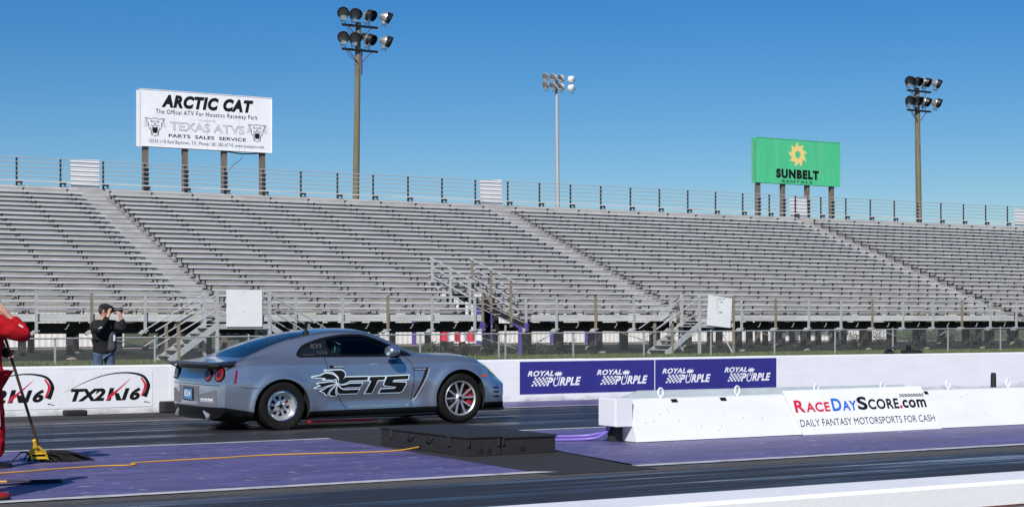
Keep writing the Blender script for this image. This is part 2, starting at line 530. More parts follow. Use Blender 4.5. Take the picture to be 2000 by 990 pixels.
sheet('gravel_path', [(-20, 74.0), (160, 74.0), (160, 78.2), (-20, 78.2)], 0.105, M['gravel'])
sheet('footpath', [(22, 46.2), (36, 46.2), (36, 48.9), (22, 48.9)], 0.104, M['asphalt'])

# ------------------------------------------------------------------ barrier walls
def wall_profile(y0, y1, ztop, lean=0.05):
    return [(y0, 0.0), (y0, 0.06), (y0 + lean, ztop - 0.015), (y0 + lean + 0.015, ztop), (y1 - lean - 0.015, ztop), (y1 - lean, ztop - 0.015), (y1, 0.06), (y1, 0.0)]

fw = empty('barrier_wall', (15, YW, 0), 'long white concrete barrier wall behind the silver car, carrying the banners', 'wall')
mb = MB()
xs = [-12]
while xs[-1] < 150: xs.append(xs[-1] + 3.66)
for i in range(len(xs) - 1):
    p = wall_profile(YW, YW + 0.42, 0.742, 0.0)
    dz = random.uniform(-0.004, 0.004)
    mb.prism([(xs[i], y, z + (dz if z > 0.3 else 0)) for y, z in p], (3.655, 0, 0))
mb.build('wall_panel', M['wall'], fw)

nw = empty('barrier_wall', (4, 5.4, 0), 'white concrete barrier wall nearest the viewer at the lower right corner', 'wall')
mb = MB()
p = wall_profile(5.28, 5.60, 0.74, 0.0)
mb.prism([(-12, y, z) for y, z in p], (60, 0, 0))
mb.build('wall_panel', M['wall'], nw)
mb = MB(); mb.box(-12, 48, 5.272, 5.279, 0.628, 0.634); mb.box(-12, 48, 5.273, 5.279, 0.606, 0.608)
mb.build('scored_line', M['rust_red'], nw)

# centre dividing wall
cw = empty('dividing_wall', (11.64, 16.4, 0), 'low white wooden dividing wall along the purple centre strip', 'wall')
segs = [(11.64, 13.02), (13.025, 14.05), (14.055, 15.8), (15.805, 17.55), (17.555, 22.4), (22.405, 27.0), (27.005, 32), (32.005, 37), (37.005, 42), (42.005, 60), (60.005, 100)]
for a, b in segs:
    mb = MB()
    z1 = 0.505 + random.uniform(-0.002, 0.002)
    pr = [(16.225, 0.012), (16.40, z1 - 0.008), (16.412, z1), (16.68, z1), (16.69, z1 - 0.008), (16.86, 0.012)]
    mb.prism([(a, y, z) for y, z in pr], (b - a, 0, 0))
    mb.build('wall_panel', M['white'], cw)
mb = MB()
mb.prism([(11.655, 16.222, 0.014), (11.68, 16.222, 0.014), (11.68, 16.397, 0.503), (11.655, 16.397, 0.503)], (0, -0.006, 0.001))
mb.build('end_trim', M['white'], cw)
mb = MB()
mb.prism([(11.75, 16.70, 0.500), (16.42, 16.70, 0.500), (16.42, 16.70, 0.578), (12.02, 16.70, 0.592)], (0, 0.05, 0))
mb.build('back_board', M['plexi'], cw)
for x in (12.19, 13.371, 14.671, 15.82, 17.026, 18.189, 19.6, 21.2, 23.0):
    mb = MB()
    c = Vector((x, 16.5, 0.575))
    ring = [c + Vector((math.cos(t) * 0.038, 0.0, math.sin(t) * 0.052)) for t in [2 * math.pi * k / 18 for k in range(19)]]
    mb.tube(ring, 0.011, 8)
    mb.tube([(x, 16.5, 0.50), (x, 16.5, 0.527)], 0.014, 8)
    mb.build('lifting_loop', M['white'], cw, True)
def on_face(z): return 16.225 + (z - 0.012) / 0.485 * 0.175
for x in (12.32, 13.07, 16.50, 19.9):
    mb = MB()
    z0, z1 = 0.46, 0.51 - 0.012
    mb.prism([(x - 0.045, on_face(z0) - 0.001, z0), (x + 0.045, on_face(z0) - 0.001, z0), (x + 0.030, on_face(z1) - 0.001, z1), (x - 0.060, on_face(z1) - 0.001, z1)], (0, -0.006, 0))
    mb.build('reflector', M['ink'], cw)
# screw dimples
mb = MB()
for k in range(26):
    x = 11.8 + random.random() * 6.5; z = 0.06 + random.random() * 0.4
    if 13.95 < x < 16.75: continue
    mb.lathe([(0.0, 0.002), (0.006, 0.002), (0.008, 0.0)], (x, on_face(z) - 0.002, z), (0, -1, 0.2), 6)
mb.build('screw_head', M['riser'], cw)

# white utility box on the end with purple conduits
ub = empty('utility_box', (11.5, 16.45, 0.2), 'white painted utility box on the end of the dividing wall', 'utility box')
mb = MB(); mb.bbox(11.40, 11.64, 16.31, 16.66, 0.192, 0.522, 0.006); mb.build('cabinet', M['white'], ub)
mb = MB(); mb.bbox(11.385, 11.399, 16.32, 16.65, 0.2, 0.514, 0.003); mb.build('door', M['white'], ub)
mb = MB(); mb.box(11.50, 11.62, 16.50, 16.62, 0.0, 0.19); mb.build('pedestal', M['dark_steel'], ub)
cd = empty('conduit_bundle', (10.6, 16.9, 0), 'purple flexible conduits lying between the black box and the white utility box', 'conduit')
for dy, zz in ((0.0, 0.022), (0.10, 0.022), (0.05, 0.058)):
    pts = [(9.98, 16.98 + dy, zz), (10.4, 17.0 + dy, zz), (10.85, 16.95 + dy, zz), (11.25, 16.80 + dy * 0.7, zz + 0.004), (11.40, 16.68 + dy * 0.4, zz + 0.03), (11.46, 16.58 + dy * 0.3, 0.12), (11.47, 16.55 + dy * 0.3, 0.192)]
    mb = MB(); mb.tube(smooth_pts(pts, 5), 0.020, 10); mb.build('conduit', M['conduit'], cd, True)

# banner on the dividing wall (a leaning board)
rb = empty('advert_board', (15.3, 16.3, 0), 'white advert board leaning on the dividing wall, red, blue and black lettering', 'advert board')
def lean_y(z): return 16.195 + (z + 0.01) / 0.575 * 0.205
class Lean: pass
def lean_flat(name, vf, m, off=0.004):
    v, f = vf
    mb = MB(); mb.add([(p[0], lean_y(p[1]) - off, p[1]) for p in v], f)
    return mb.build(name, m, rb)
mb = MB()
mb.prism([(14.19, lean_y(0.006), 0.006), (16.60, lean_y(0.006), 0.006), (16.42, lean_y(0.566), 0.566), (14.01, lean_y(0.556), 0.556)], (0, 0.012, 0.003))
mb.build('board', M['banner'], rb)
S_ = 0.02
def big_small(word, x0, x1, z0, zb, zs, m, name):
    first, rest = word[0], word[1:]
    wf = (x1 - x0) * (1.35 / (1.35 + len(rest) * 1.0)) * 1.02
    lean_flat(name, fit(text2d(first, 0.03), x0, x0 + wf * 0.92, z0, zb), m)
    lean_flat(name, fit(text2d(rest, 0.03, spacing=1.1), x0 + wf, x1, z0, zs), m)
big_small('RACE', 14.15, 14.735, 0.285, 0.437, 0.405, M['red_ink'], 'lettering')
big_small('DAY', 14.775, 15.20, 0.288, 0.445, 0.412, M['blue_ink'], 'lettering')
big_small('SCORE', 15.212, 15.94, 0.290, 0.457, 0.422, M['ink'], 'lettering')
lean_flat('lettering', poly2d([(15.955, 0.292), (15.995, 0.292), (15.990, 0.330), (15.950, 0.330)]), M['red_ink'])
lean_flat('lettering', fit(text2d('com', 0.03, spacing=1.1), 16.005, 16.43, 0.293, 0.400), M['ink'])
lean_flat('lettering', fit(text2d('DAILY FANTASY MOTORSPORTS FOR CASH', -0.003), 14.185, 16.52, 0.108, 0.195), M['ink'])
cells = []
for i in range(17):
    for j in range(3):
        if (i + j) % 2 == 0:
            a = 15.985 + i * 0.0256; c = 0.434 + j * 0.0135
            cells.append(([(a, c), (a + 0.0256, c), (a + 0.0236, c + 0.0135), (a - 0.002, c + 0.0135)], [(0, 1, 2, 3)]))
lean_flat('checker_strip', merge2d(*cells), M['ink'])

# ------------------------------------------------------------------ banners on the far wall
YB = YW - 0.006
tx = empty('banner', (6.5, YB, 0.1), 'white banner with black and red sloping lettering on the wall at left', 'banner')
mb = MB(); mb.box(2.2, 8.965, YB, YB + 0.004, 0.103, 0.668); mb.build('sheet', M['banner'], tx)
def tx_logo(dx):
    T = lambda p: [(q[0] + dx, q[1]) for q in p]
    fl = lambda n, vf, m, k=1: flat(n, ([(p[0] + dx, p[1]) for p in vf[0]], vf[1]), YB - 0.002 * k, m, tx)
    fl('lettering', fit(text2d('TX2', 0.05, 0.28), 7.672, 8.215, 0.207, 0.402), M['ink'])
    fl('lettering', fit(text2d('16', 0.05, 0.28), 8.465, 8.775, 0.207, 0.402), M['ink'])
    fl('lettering', poly2d([(8.225, 0.207), (8.295, 0.207), (8.355, 0.402), (8.285, 0.402)]), M['ink'])
    fl('lettering', poly2d([(8.385, 0.207), (8.475, 0.207), (8.425, 0.322), (8.355, 0.325)]), M['ink'])
    fl('slash', poly2d([(8.215, 0.205), (8.268, 0.226), (8.40, 0.345), (8.632, 0.560), (8.42, 0.392), (8.268, 0.292)]), M['red_ink'], 2)
    top = smooth_pts([(7.52, 0.325), (7.70, 0.408), (7.90, 0.504), (8.16, 0.596), (8.42, 0.640), (8.66, 0.636), (8.835, 0.583), (8.925, 0.447), (8.905, 0.335), (8.872, 0.245)], 6)
    inn = smooth_pts([(7.52, 0.325), (7.70, 0.402), (7.90, 0.494), (8.16, 0.582), (8.42, 0.622), (8.64, 0.612), (8.80, 0.560), (8.868, 0.450), (8.850, 0.350), (8.800, 0.270)], 6)
    fl('swoosh', (top + inn, [(i, i + 1, len(top) + i + 1, len(top) + i) for i in range(len(top) - 1)]), M['ink'])
    a = smooth_pts([(8.790, 0.560), (8.866, 0.450), (8.846, 0.350), (8.795, 0.265)], 5)
    b = smooth_pts([(8.770, 0.545), (8.825, 0.450), (8.812, 0.360), (8.775, 0.280)], 5)
    fl('swoosh', (a + b, [(i, i + 1, len(a) + i + 1, len(a) + i) for i in range(len(a) - 1)]), M['red_ink'])
    fl('small_mark', stroke2d(smooth_pts([(8.83, 0.168), (8.855, 0.182), (8.885, 0.166), (8.93, 0.160)], 4), 0.016, 0.008), M['ink'])
for dx in (0, -1.503, -3.006): tx_logo(dx)

hb = empty('wall_sign', (9.5, YB, 0.1), 'white wall sign with bold black writing, half hidden behind the car tail', 'sign')
mb = MB(); mb.box(9.25, 10.3, YB, YB + 0.004, 0.135, 0.725); mb.build('sheet', M['banner'], hb)
flat('lettering', fit(text2d('#F', 0.03), 9.325, 9.465, 0.385, 0.525), YB - 0.002, M['ink'], hb)
flat('lettering', fit(text2d('JO'), 9.335, 9.425, 0.275, 0.310), YB - 0.002, M['ink'], hb)

def rp_logo(x, b):
    """white lettering block with crown and chequers, x = left edge of the upper word"""
    Y = YB - 0.002
    flat('lettering', fit(text2d('ROYAL', 0.04, 0.30, spacing=1.1), x, x + 0.555, 0.444, 0.541), Y, M['white_ink'], b)
    flat('lettering', fit(text2d('P', 0.045, 0.30), x + 0.395, x + 0.545, 0.268, 0.421), Y, M['white_ink'], b)
    flat('lettering', fit(text2d('RPLE', 0.04, 0.30, spacing=1.1), x + 0.675, x + 1.14, 0.270, 0.421), Y, M['white_ink'], b)
    u = smooth_pts([(x + 0.585, 0.420), (x + 0.553, 0.320), (x + 0.562, 0.278), (x + 0.600, 0.270), (x + 0.640, 0.285), (x + 0.660, 0.335), (x + 0.690, 0.435)], 5)
    flat('lettering', stroke2d(u, 0.022, 0.018), Y, M['white_ink'], b)
    flat('lettering', stroke2d([(x + 0.622, 0.375), (x + 0.640, 0.42), (x + 0.635, 0.445)], 0.02, 0.012), Y, M['white_ink'], b)
    c = x + 0.655
    crown = [(c - 0.07, 0.450), (c + 0.055, 0.450), (c + 0.092, 0.508), (c + 0.052, 0.490), (c + 0.045, 0.528), (c + 0.012, 0.495), (c + 0.002, 0.535), (c - 0.022, 0.495), (c - 0.045, 0.525), (c - 0.052, 0.488), (c - 0.085, 0.500)]
    flat('crown', poly2d(crown), Y, M['white_ink'], b)
    ce = []
    for i in range(8):
        for j in range(5):
            if (i + j) % 2 == 0:
                s0 = 0.015 * j
                a = x + 0.075 + i * 0.041 + s0; z = 0.268 + j * 0.0315
                ce.append(([(a, z), (a + 0.041, z), (a + 0.056, z + 0.0315), (a + 0.015, z + 0.0315)], [(0, 1, 2, 3)]))
    flat('checker_flag', merge2d(*ce), Y, M['white_ink'], b)
for x0, x1, xs_, lab in ((15.706, 18.645, (15.865, 17.35), 'navy wall banner with two white crown logos, nearer the car nose'),
                         (18.668, 21.587, (18.826, 20.30), 'navy wall banner with two white crown logos, farther right past the seam')):
    b = empty('banner', (x0, YB, 0.13), lab, 'banner', 'navy banners on the wall')
    mb = MB(); mb.box(x0, x1, YB, YB + 0.004, 0.130 + (0.005 if x0 > 17 else 0), 0.706); mb.build('sheet', M['navy'], b)
    for x in xs_: rp_logo(x, b)

for x0, x1, z1, lab in ((7.54, 7.86, 0.085, 'flat black rubber block at the foot of the wall under the banner'),
                        (9.06, 9.62, 0.18, 'tall black rubber block at the foot of the wall behind the car tail')):
    mb = MB(); mb.bbox(x0, x1, YW - 0.26, YW - 0.02, 0.005, z1, 0.02)
    tag(mb.build('rubber_block', M['rubber']), lab, 'block', 'rubber blocks at the wall foot')

mb = MB()
mb.lathe([(0.0, 0.0), (0.075, 0.0), (0.075, 0.012), (0.05, 0.02), (0.045, 0.52), (0.038, 0.555), (0.0, 0.562)], (21.70, 20.0, 0.004), (0, 0, 1), 16)
tag(mb.build('marker_post', M['rubber'], None, True), 'black marker post standing on the far lane behind the dividing wall', 'marker post')

# ------------------------------------------------------------------ black start box
sb = empty('timing_box', (9.3, 16.4, 0), 'low black plywood timing box in two halves beside the car', 'box')
mb = MB(); mb.bbox(8.90, 9.335, 15.50, 17.47, 0.006, 0.196, 0.004); mb.build('case', M['box_black'], sb)
mb = MB(); mb.bbox(8.885, 9.345, 15.485, 17.48, 0.197, 0.221, 0.005); mb.build('lid', M['box_black'], sb)
mb = MB(); mb.bbox(9.34, 10.04, 15.52, 17.47, 0.006, 0.178, 0.004); mb.build('case', M['box_black'], sb)
mb = MB(); mb.bbox(9.348, 10.055, 15.505, 17.48, 0.179, 0.204, 0.005); mb.build('lid', M['box_black'], sb)
for x in (9.085, 9.19, 9.62):
    mb = MB(); mb.lathe([(0.0, 0.0), (0.022, 0.0), (0.024, -0.002), (0.030, -0.002)], (x, 15.4945 if x < 9.3 else 15.5145, 0.062), (0, -1, 0), 16)
    mb.build('port_hole', M['hole'], sb)
mb = MB(); mb.lathe([(0.0, 0.0), (0.026, 0.0)], (8.893, 16.52, 0.05), (-1, 0, 0), 14); mb.build('port_hole', M['hole'], sb)
for y in (16.72, 16.28):
    mb = MB(); mb.tube(smooth_pts([(8.888, y - 0.07, 0.165), (8.866, y - 0.05, 0.145), (8.862, y, 0.135), (8.866, y + 0.05, 0.145), (8.888, y + 0.07, 0.165)], 4), 0.009, 8)
    mb.build('handle', M['dark_steel'], sb, True)
for y in (17.2, 15.85):
    mb = MB(); mb.bbox(8.882, 8.899, y - 0.03, y + 0.03, 0.10, 0.20, 0.004); mb.build('latch', M['dark_steel'], sb)
for x in (8.93, 9.30, 9.37):
    mb = MB(); mb.bbox(x - 0.012, x + 0.012, 15.478 + (0.02 if x > 9.34 else 0), 15.499 + (0.02 if x > 9.34 else 0), 0.11, 0.19, 0.003); mb.build('corner_bracket', M['dark_steel'], sb)

# cords on the ground
pts = [(2.6, 15.75, 0.012), (3.4, 15.9, 0.012), (4.18, 16.08, 0.012), (4.5, 16.165, 0.012), (4.875, 16.29, 0.012), (5.26, 16.36, 0.012), (5.50, 16.31, 0.012), (5.60, 16.37, 0.012), (5.585, 16.47, 0.012), (5.66, 16.55, 0.012), (6.1, 16.63, 0.012), (6.6, 16.66, 0.012), (7.05, 16.74, 0.012), (7.6, 16.70, 0.012), (8.16, 16.58, 0.012), (8.6, 16.54, 0.014), (8.89, 16.53, 0.045)]
mb = MB(); mb.tube(smooth_pts(pts, 6), 0.0062, 8)
tag(mb.build('extension_cord', M['cord'], None, True), 'orange extension cord running across the purple strip to the black box', 'cord')
lp = empty('cable_loop', (4.1, 15.1, 0), 'doubled cable end lying on the purple paint at far left, orange turning black', 'cable')
mb = MB(); mb.tube(smooth_pts([(2.6, 15.42, 0.012), (3.4, 15.34, 0.012), (4.02, 15.235, 0.012)], 5), 0.009, 8); mb.build('cord', M['cord'], lp, True)
mb = MB(); mb.tube(smooth_pts([(4.02, 15.235, 0.012), (4.22, 15.18, 0.012), (4.40, 15.11, 0.012), (4.455, 15.02, 0.012), (4.36, 14.93, 0.012), (4.1, 14.96, 0.012), (3.9, 14.92, 0.012), (3.2, 14.95, 0.012)], 6), 0.011, 8); mb.build('sleeve', M['cable'], lp, True)

# ------------------------------------------------------------------ grandstand
BAY, X00 = 1.807, 15.24
GY = 54.3                                       # front edge of the lower walkway
RUN, RISE, NR = 0.604, 0.2165, 24
gs = empty('grandstand', (30, GY, 0.1), 'long empty aluminium grandstand rising behind the track', 'grandstand')
aisles = [(21.1, 22.3), (40.75, 41.95), (59.9, 61.1), (77.3, 78.5)]
xlo, xhi = 8.8, 94.0
VX0, VX1, VROWS = 31.90, 33.72, 5              # stairway opening in the low rows
edges = [xlo] + [q for a in aisles for q in a] + [xhi]
blocks = [(edges[i], edges[i + 1]) for i in range(0, len(edges), 2)]
lines = [X00 + BAY * k for k in range(-3, 44)]
def foot(i): return 1.42 + RISE * i
def spans(a, b, i):
    if i < VROWS and a < VX0 < b: return [(a, VX0 - 0.05), (VX1 + 0.05, b)]
    return [(a, b)]
for (a, b) in blocks:
    br = MB()
    for i in range(NR):
        yb = 54.95 + RUN * i; zt = foot(i) + 0.46
        for x in lines + [q for q in (a + 0.08, b - 0.08) if min(abs(q - x_) for x_ in lines) > 0.55]:
            if not (a + 0.05 < x < b - 0.05): continue
            if i < VROWS and VX0 - 0.1 < x < VX1 + 0.1 and a < VX0 < b: continue
            br.box(x - 0.014, x + 0.014, yb + 0.10, yb + 0.16, zt - 0.28, zt - 0.052)
            br.prism([(x - 0.06, yb + 0.03, zt - 0.067), (x + 0.06, yb + 0.03, zt - 0.067), (x + 0.022, yb + 0.03, zt - 0.115), (x - 0.022, yb + 0.03, zt - 0.115)], (0, 0.08, 0))
    for x in lines:                              # raker beams under the treads
        if a <= x <= b:
            lo = 0 if not (VX0 - 0.1 < x < VX1 + 0.1) else VROWS
            br.bar((x, 54.6 + RUN * lo, foot(lo) - 0.22), (x, 54.7 + RUN * NR, foot(NR) - 0.22), 0.09, 0.22)
    blk = br.build('seating_block', M['dark_steel'], gs)
    for i in range(NR):
        y0 = 54.95 + RUN * i; zt = foot(i) + 0.46
        s_ = MB(); t_ = MB(); r_ = MB()
        for (p, q) in spans(a, b, i):
            xc = p
            while xc < q - 0.01:                # planks butt at every fourth frame
                xn = min(q, xc + 4 * BAY if xc > p else p + random.choice((2, 3, 4)) * BAY)
                dz = random.uniform(-0.004, 0.004)
                s_.box(xc, xn - 0.008, y0, y0 + 0.25, zt - 0.050 + dz, zt + dz)
                s_.box(xc, xn - 0.008, y0 + 0.001, y0 + 0.02, zt - 0.065 + dz, zt - 0.0505 + dz)
                xc = xn
            if i > 0:
                t_.box(p, q, y0 - 0.37, y0 - 0.005, foot(i) - 0.05, foot(i))
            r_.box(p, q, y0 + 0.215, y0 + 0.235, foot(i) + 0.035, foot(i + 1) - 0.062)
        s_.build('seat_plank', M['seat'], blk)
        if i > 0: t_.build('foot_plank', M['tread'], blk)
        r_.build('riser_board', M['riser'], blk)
for (a, b) in aisles:
    mb = MB()
    for i in range(NR):
        y0 = 54.58 + RUN * i
        mb.box(a + 0.01, b - 0.01, y0, y0 + RUN + 0.02, foot(i) - 0.05, foot(i))
        mb.box(a + 0.05, b - 0.05, y0 + 0.30, y0 + RUN + 0.01, foot(i) + 0.002, foot(i) + 0.108)
        mb.box(a + 0.02, b - 0.02, y0 + RUN + 0.022, y0 + RUN + 0.035, foot(i) + 0.112, foot(i + 1) - 0.053)
    mb.build('aisle_steps', M['tread'], gs)
# lower walkway
mb = MB()
for (a, b) in ((xlo, VX0 - 0.05), (VX1 + 0.3, xhi)):
    for k in range(3):
        mb.box(a, b, 54.28 + k * 0.222, 54.28 + k * 0.222 + 0.214, 1.37, 1.42)
mb.build('walkway_deck', M['tread'], gs)
mb = MB()
for (a, b) in ((xlo, 20.85), (23.0, VX0 - 0.05), (VX1 + 0.3, 40.85), (42.6, 60.2), (62.0, xhi)):
    xc = a
    while xc < b:
        xn = min(b, xc + 3 * BAY)
        mb.box(xc, xn - 0.008, 54.245, 54.275, 1.385, 1.50); mb.box(xc, xn - 0.008, 54.245, 54.275, 1.508, 1.625)
        xc = xn
mb.build('toe_board', M['seat'], gs)
mb = MB()
for (a, b) in ((xlo, VX0 - 0.1), (VX1 + 0.35, xhi)):
    mb.box(a, b, 54.96, 55.10, 0.98, 1.33)
    mb.box(a, b, 56.9, 57.05, 1.05, 1.30)
mb.build('walkway_beam', M['dark_steel'], gs)
mb = MB()
for (a, b) in ((xlo, VX0 - 0.1), (VX1 + 0.35, xhi)): mb.box(a, b, 57.2, 57.3, 0.98, 1.06)
mb.build('lower_rail', M['rusty'], gs)

# front guard rail
gates = [(20.9, 22.95), (VX0 + 0.02, VX1 - 0.02), (40.95, 42.55), (60.35, 62.0)]
fposts = [x for x in lines if xlo < x < xhi and not any(g0 - 0.25 < x < g1 + 0.25 for g0, g1 in gates)]
fposts += [20.85, 23.0, VX0 - 0.06, VX1 + 0.02, 40.88, 42.62, 60.30, 62.05]
allp = sorted(fposts)
runs, cur = [], [allp[0]]
for i in range(len(allp) - 1):
    a, b = allp[i], allp[i + 1]
    if any(g0 - 0.2 < (a + b) / 2 < g1 + 0.2 for g0, g1 in gates): runs.append((cur[0], a)); cur = [b]
runs.append((cur[0], allp[-1]))
for a, b in runs:
    for z in (2.285, 2.01, 1.76):
        mb = MB(); mb.tube([(a, 54.19, z), (b, 54.19, z)], 0.020, 6); mb.build('guard_rail', M['steel'], gs, True)
for k, x in enumerate(allp):
    mb = MB()
    mb.box(x - 0.042, x + 0.042, 54.165, 54.235, 0.99, 2.315)
    mb.build('rail_post', M['rusty' if k % 3 == 1 else 'steel'], gs)
for x in allp:
    mb = MB()
    mb.prism([(x - 0.16, 54.15, 0.93), (x + 0.02, 54.15, 1.06), (x + 0.10, 54.15, 1.06), (x + 0.10, 54.15, 1.10), (x - 0.05, 54.15, 1.10), (x - 0.19, 54.15, 0.98)], (0, 0.25, 0))
    mb.build('post_bracket', M['steel'], gs)
for x in lines:
    mb = MB()
    if VX0 - 1.2 < x < VX1: continue
    c = x + 0.55 * BAY
    mb.bar((c, 54.3, 1.13), (c + 0.10, 54.3, 1.30), 0.02); mb.bar((c, 54.3, 1.13), (c - 0.05, 54.3, 1.14), 0.02)
    mb.build('hook', M['steel'], gs)
# columns and cross bracing under the seats
for k, x in enumerate(lines):
    if x < xlo or x > xhi: continue
    if VX0 - 0.3 < x < VX1 + 0.3: continue
    for y, w_ in ((56.6, 0.10), (62.5, 0.12), (67.8, 0.11)):
        if k % 2 and y < 57: continue
        z1 = foot(int((y - 54.6) / RUN)) - 0.3
        mb = MB(); mb.box(x - w_, x + w_, y - w_, y + w_, 0.10, z1)
        mb.build('column', M['column'], gs)
        if y < 57 or k % 3 == 0:
            mb = MB(); mb.lathe([(0.0, 0.17), (0.24, 0.17), (0.28, 0.13), (0.30, 0.0)], (x, y - 0.02, 0.09), (0, 0, 1), 14)
            mb.build('footing', M['concrete'], gs)
for k in range(0, len(lines) - 4, 4):
    x = lines[k]
    mb = MB(); mb.tube([(x, 56.4, 1.15), (x + 3.6, 56.4, 0.2)], 0.018, 6); mb.build('cross_brace', M['steel'], gs, True)
    mb = MB(); mb.tube([(x + 5.4, 56.45, 1.15), (x + 3.7, 56.45, 0.3)], 0.018, 6); mb.build('cross_brace', M['steel'], gs, True)
# back rail at the top
YT = 54.95 + RUN * (NR - 1) + 0.6
mb = MB()
for z in (8.07, 7.895, 7.70, 7.505, 7.31):
    mb.tube([(xlo, YT, z), (xhi, YT, z)], 0.019, 6)
mb.build('back_rail', M['steel'], gs, True)
mb = MB(); mb.box(xlo, xhi, YT - 0.03, YT + 0.01, 7.095, 7.15); mb.build('back_plank', M['seat'], gs)
mb = MB(); mb.box(xlo, xhi, 69.08, 69.55, 6.566, 6.6165); mb.box(xlo, xhi, 69.50, 69.52, 6.65, 6.94); mb.build('top_walkway', M['tread'], gs)
for x in lines:
    if xlo < x < xhi:
        xx = x - 0.12
        mb = MB(); mb.box(xx - 0.035, xx + 0.035, YT + 0.02, YT + 0.07, 6.9, 8.09)
        mb.box(xx - 0.05, xx + 0.22, YT - 0.06, YT + 0.015, 7.02, 7.09)
        mb.box(xx - 0.05, xx + 0.02, YT - 0.05, YT + 0.01, 6.95, 7.02); mb.box(xx + 0.15, xx + 0.20, YT - 0.05, YT + 0.01, 6.95, 7.02)
        mb.build('back_rail_post', M['dark_steel'], gs)
# rails along the stairway opening
for x in (VX0, VX1):
    slope = RISE / RUN * 0.99
    for y, zlo in ((55.25, 1.15), (56.75, 1.75), (58.2, 2.35)):
        zt = 2.93 + (y - 55.25) * slope * 0.83
        mb = MB(); mb.box(x - 0.04, x + 0.04, y - 0.035, y + 0.035, zlo, zt); mb.build('stair_post', M['rusty' if x > 33 else 'steel'], gs)
    mb = MB()
    for k in range(4):
        z0 = 2.93 - k * 0.34
        mb.tube([(x + 0.05, 54.9, z0 - 0.10), (x + 0.05, 58.6, z0 + 3.35 * slope * 0.83)], 0.032, 6)
    mb.build('stair_rail', M['steel'], gs, True)
mb = MB(); mb.bar((VX1 + 0.1, 54.4, 1.22), (VX1 + 0.1, 60.2, 2.66), 0.08, 0.30); mb.build('stringer', M['dark_steel'], gs)
mb = MB(); mb.bar((VX1 + 0.045, 54.4, 1.34), (VX1 + 0.045, 60.2, 2.78), 0.02, 0.03); mb.bar((VX1 + 0.045, 54.4, 1.09), (VX1 + 0.045, 60.2, 2.53), 0.02, 0.03); mb.build('stringer_flange', M['steel'], gs)
mb = MB(); mb.bar((VX0 - 0.1, 54.4, 1.22), (VX0 - 0.1, 60.2, 2.66), 0.08, 0.30); mb.build('stringer', M['dark_steel'], gs)
mb = MB(); mb.bar((VX0 - 0.06, 54.18, 0.95), (VX0 - 0.06, 54.18, 1.36), 0.10); mb.bar((VX0 - 0.16, 54.2, 0.75), (VX0 - 0.06, 54.2, 1.0), 0.14, 0.06)
mb.build('painted_foot', M['purple_steel'], gs)
mb = MB(); mb.bar((VX1 + 0.02, 54.155, 1.02), (VX1 + 0.02, 54.155, 1.32), 0.10); mb.bar((VX1 - 0.25, 54.2, 0.15), (VX1 - 0.25, 54.2, 1.2), 0.15, 0.08); mb.bar((VX1 - 0.6, 54.25, 1.32), (VX1 - 0.15, 54.25, 1.05), 0.10, 0.06)
mb.build('painted_foot', M['purple_steel'], gs)
for i in range(7):
    y = 54.9 + i * 0.62; z = 1.2 + i * 0.2165
    mb = MB(); mb.box(VX1 - 0.02, VX1 + 0.65, y, y + 0.28, z, z + 0.03)
    mb.build('step_tread', M['steel'], gs)

# white boards tied to the back rail
for x0, x1, za, zb, zbot, lab in ((20.97, 22.19, 8.095, 8.125, 6.95, 'white corrugated board on the top rail left of the large white billboard'),
                                  (40.68, 41.90, 8.05, 8.15, 6.93, 'white corrugated board on the top rail near the slim metal light pole'),
                                  (59.93, 61.12, 7.92, 8.02, 6.87, 'white corrugated board on the top rail under the green billboard'),
                                  (77.17, 78.40, 7.93, 7.98, 6.79, 'white corrugated board on the top rail at the right picture edge')):
    t = empty('rail_board', (x0, YT + 0.1, zbot), lab, 'board', 'white boards on the top rail')
    k_ = 0.07 if x0 > 40 else 0.01
    mb = MB(); mb.prism([(x0 + k_, YT + 0.09, zbot), (x1 + k_, YT + 0.09, zbot), (x1, YT + 0.09, zb), (x0, YT + 0.09, za)], (0, 0.012, 0))
    mb.build('sheet', M['white'], t)
    mb = MB(); mb.box(x0 + 0.02, x1, YT + 0.075, YT + 0.088, zbot + 0.02, zbot + 0.05); mb.build('batten', M['seat'], t)

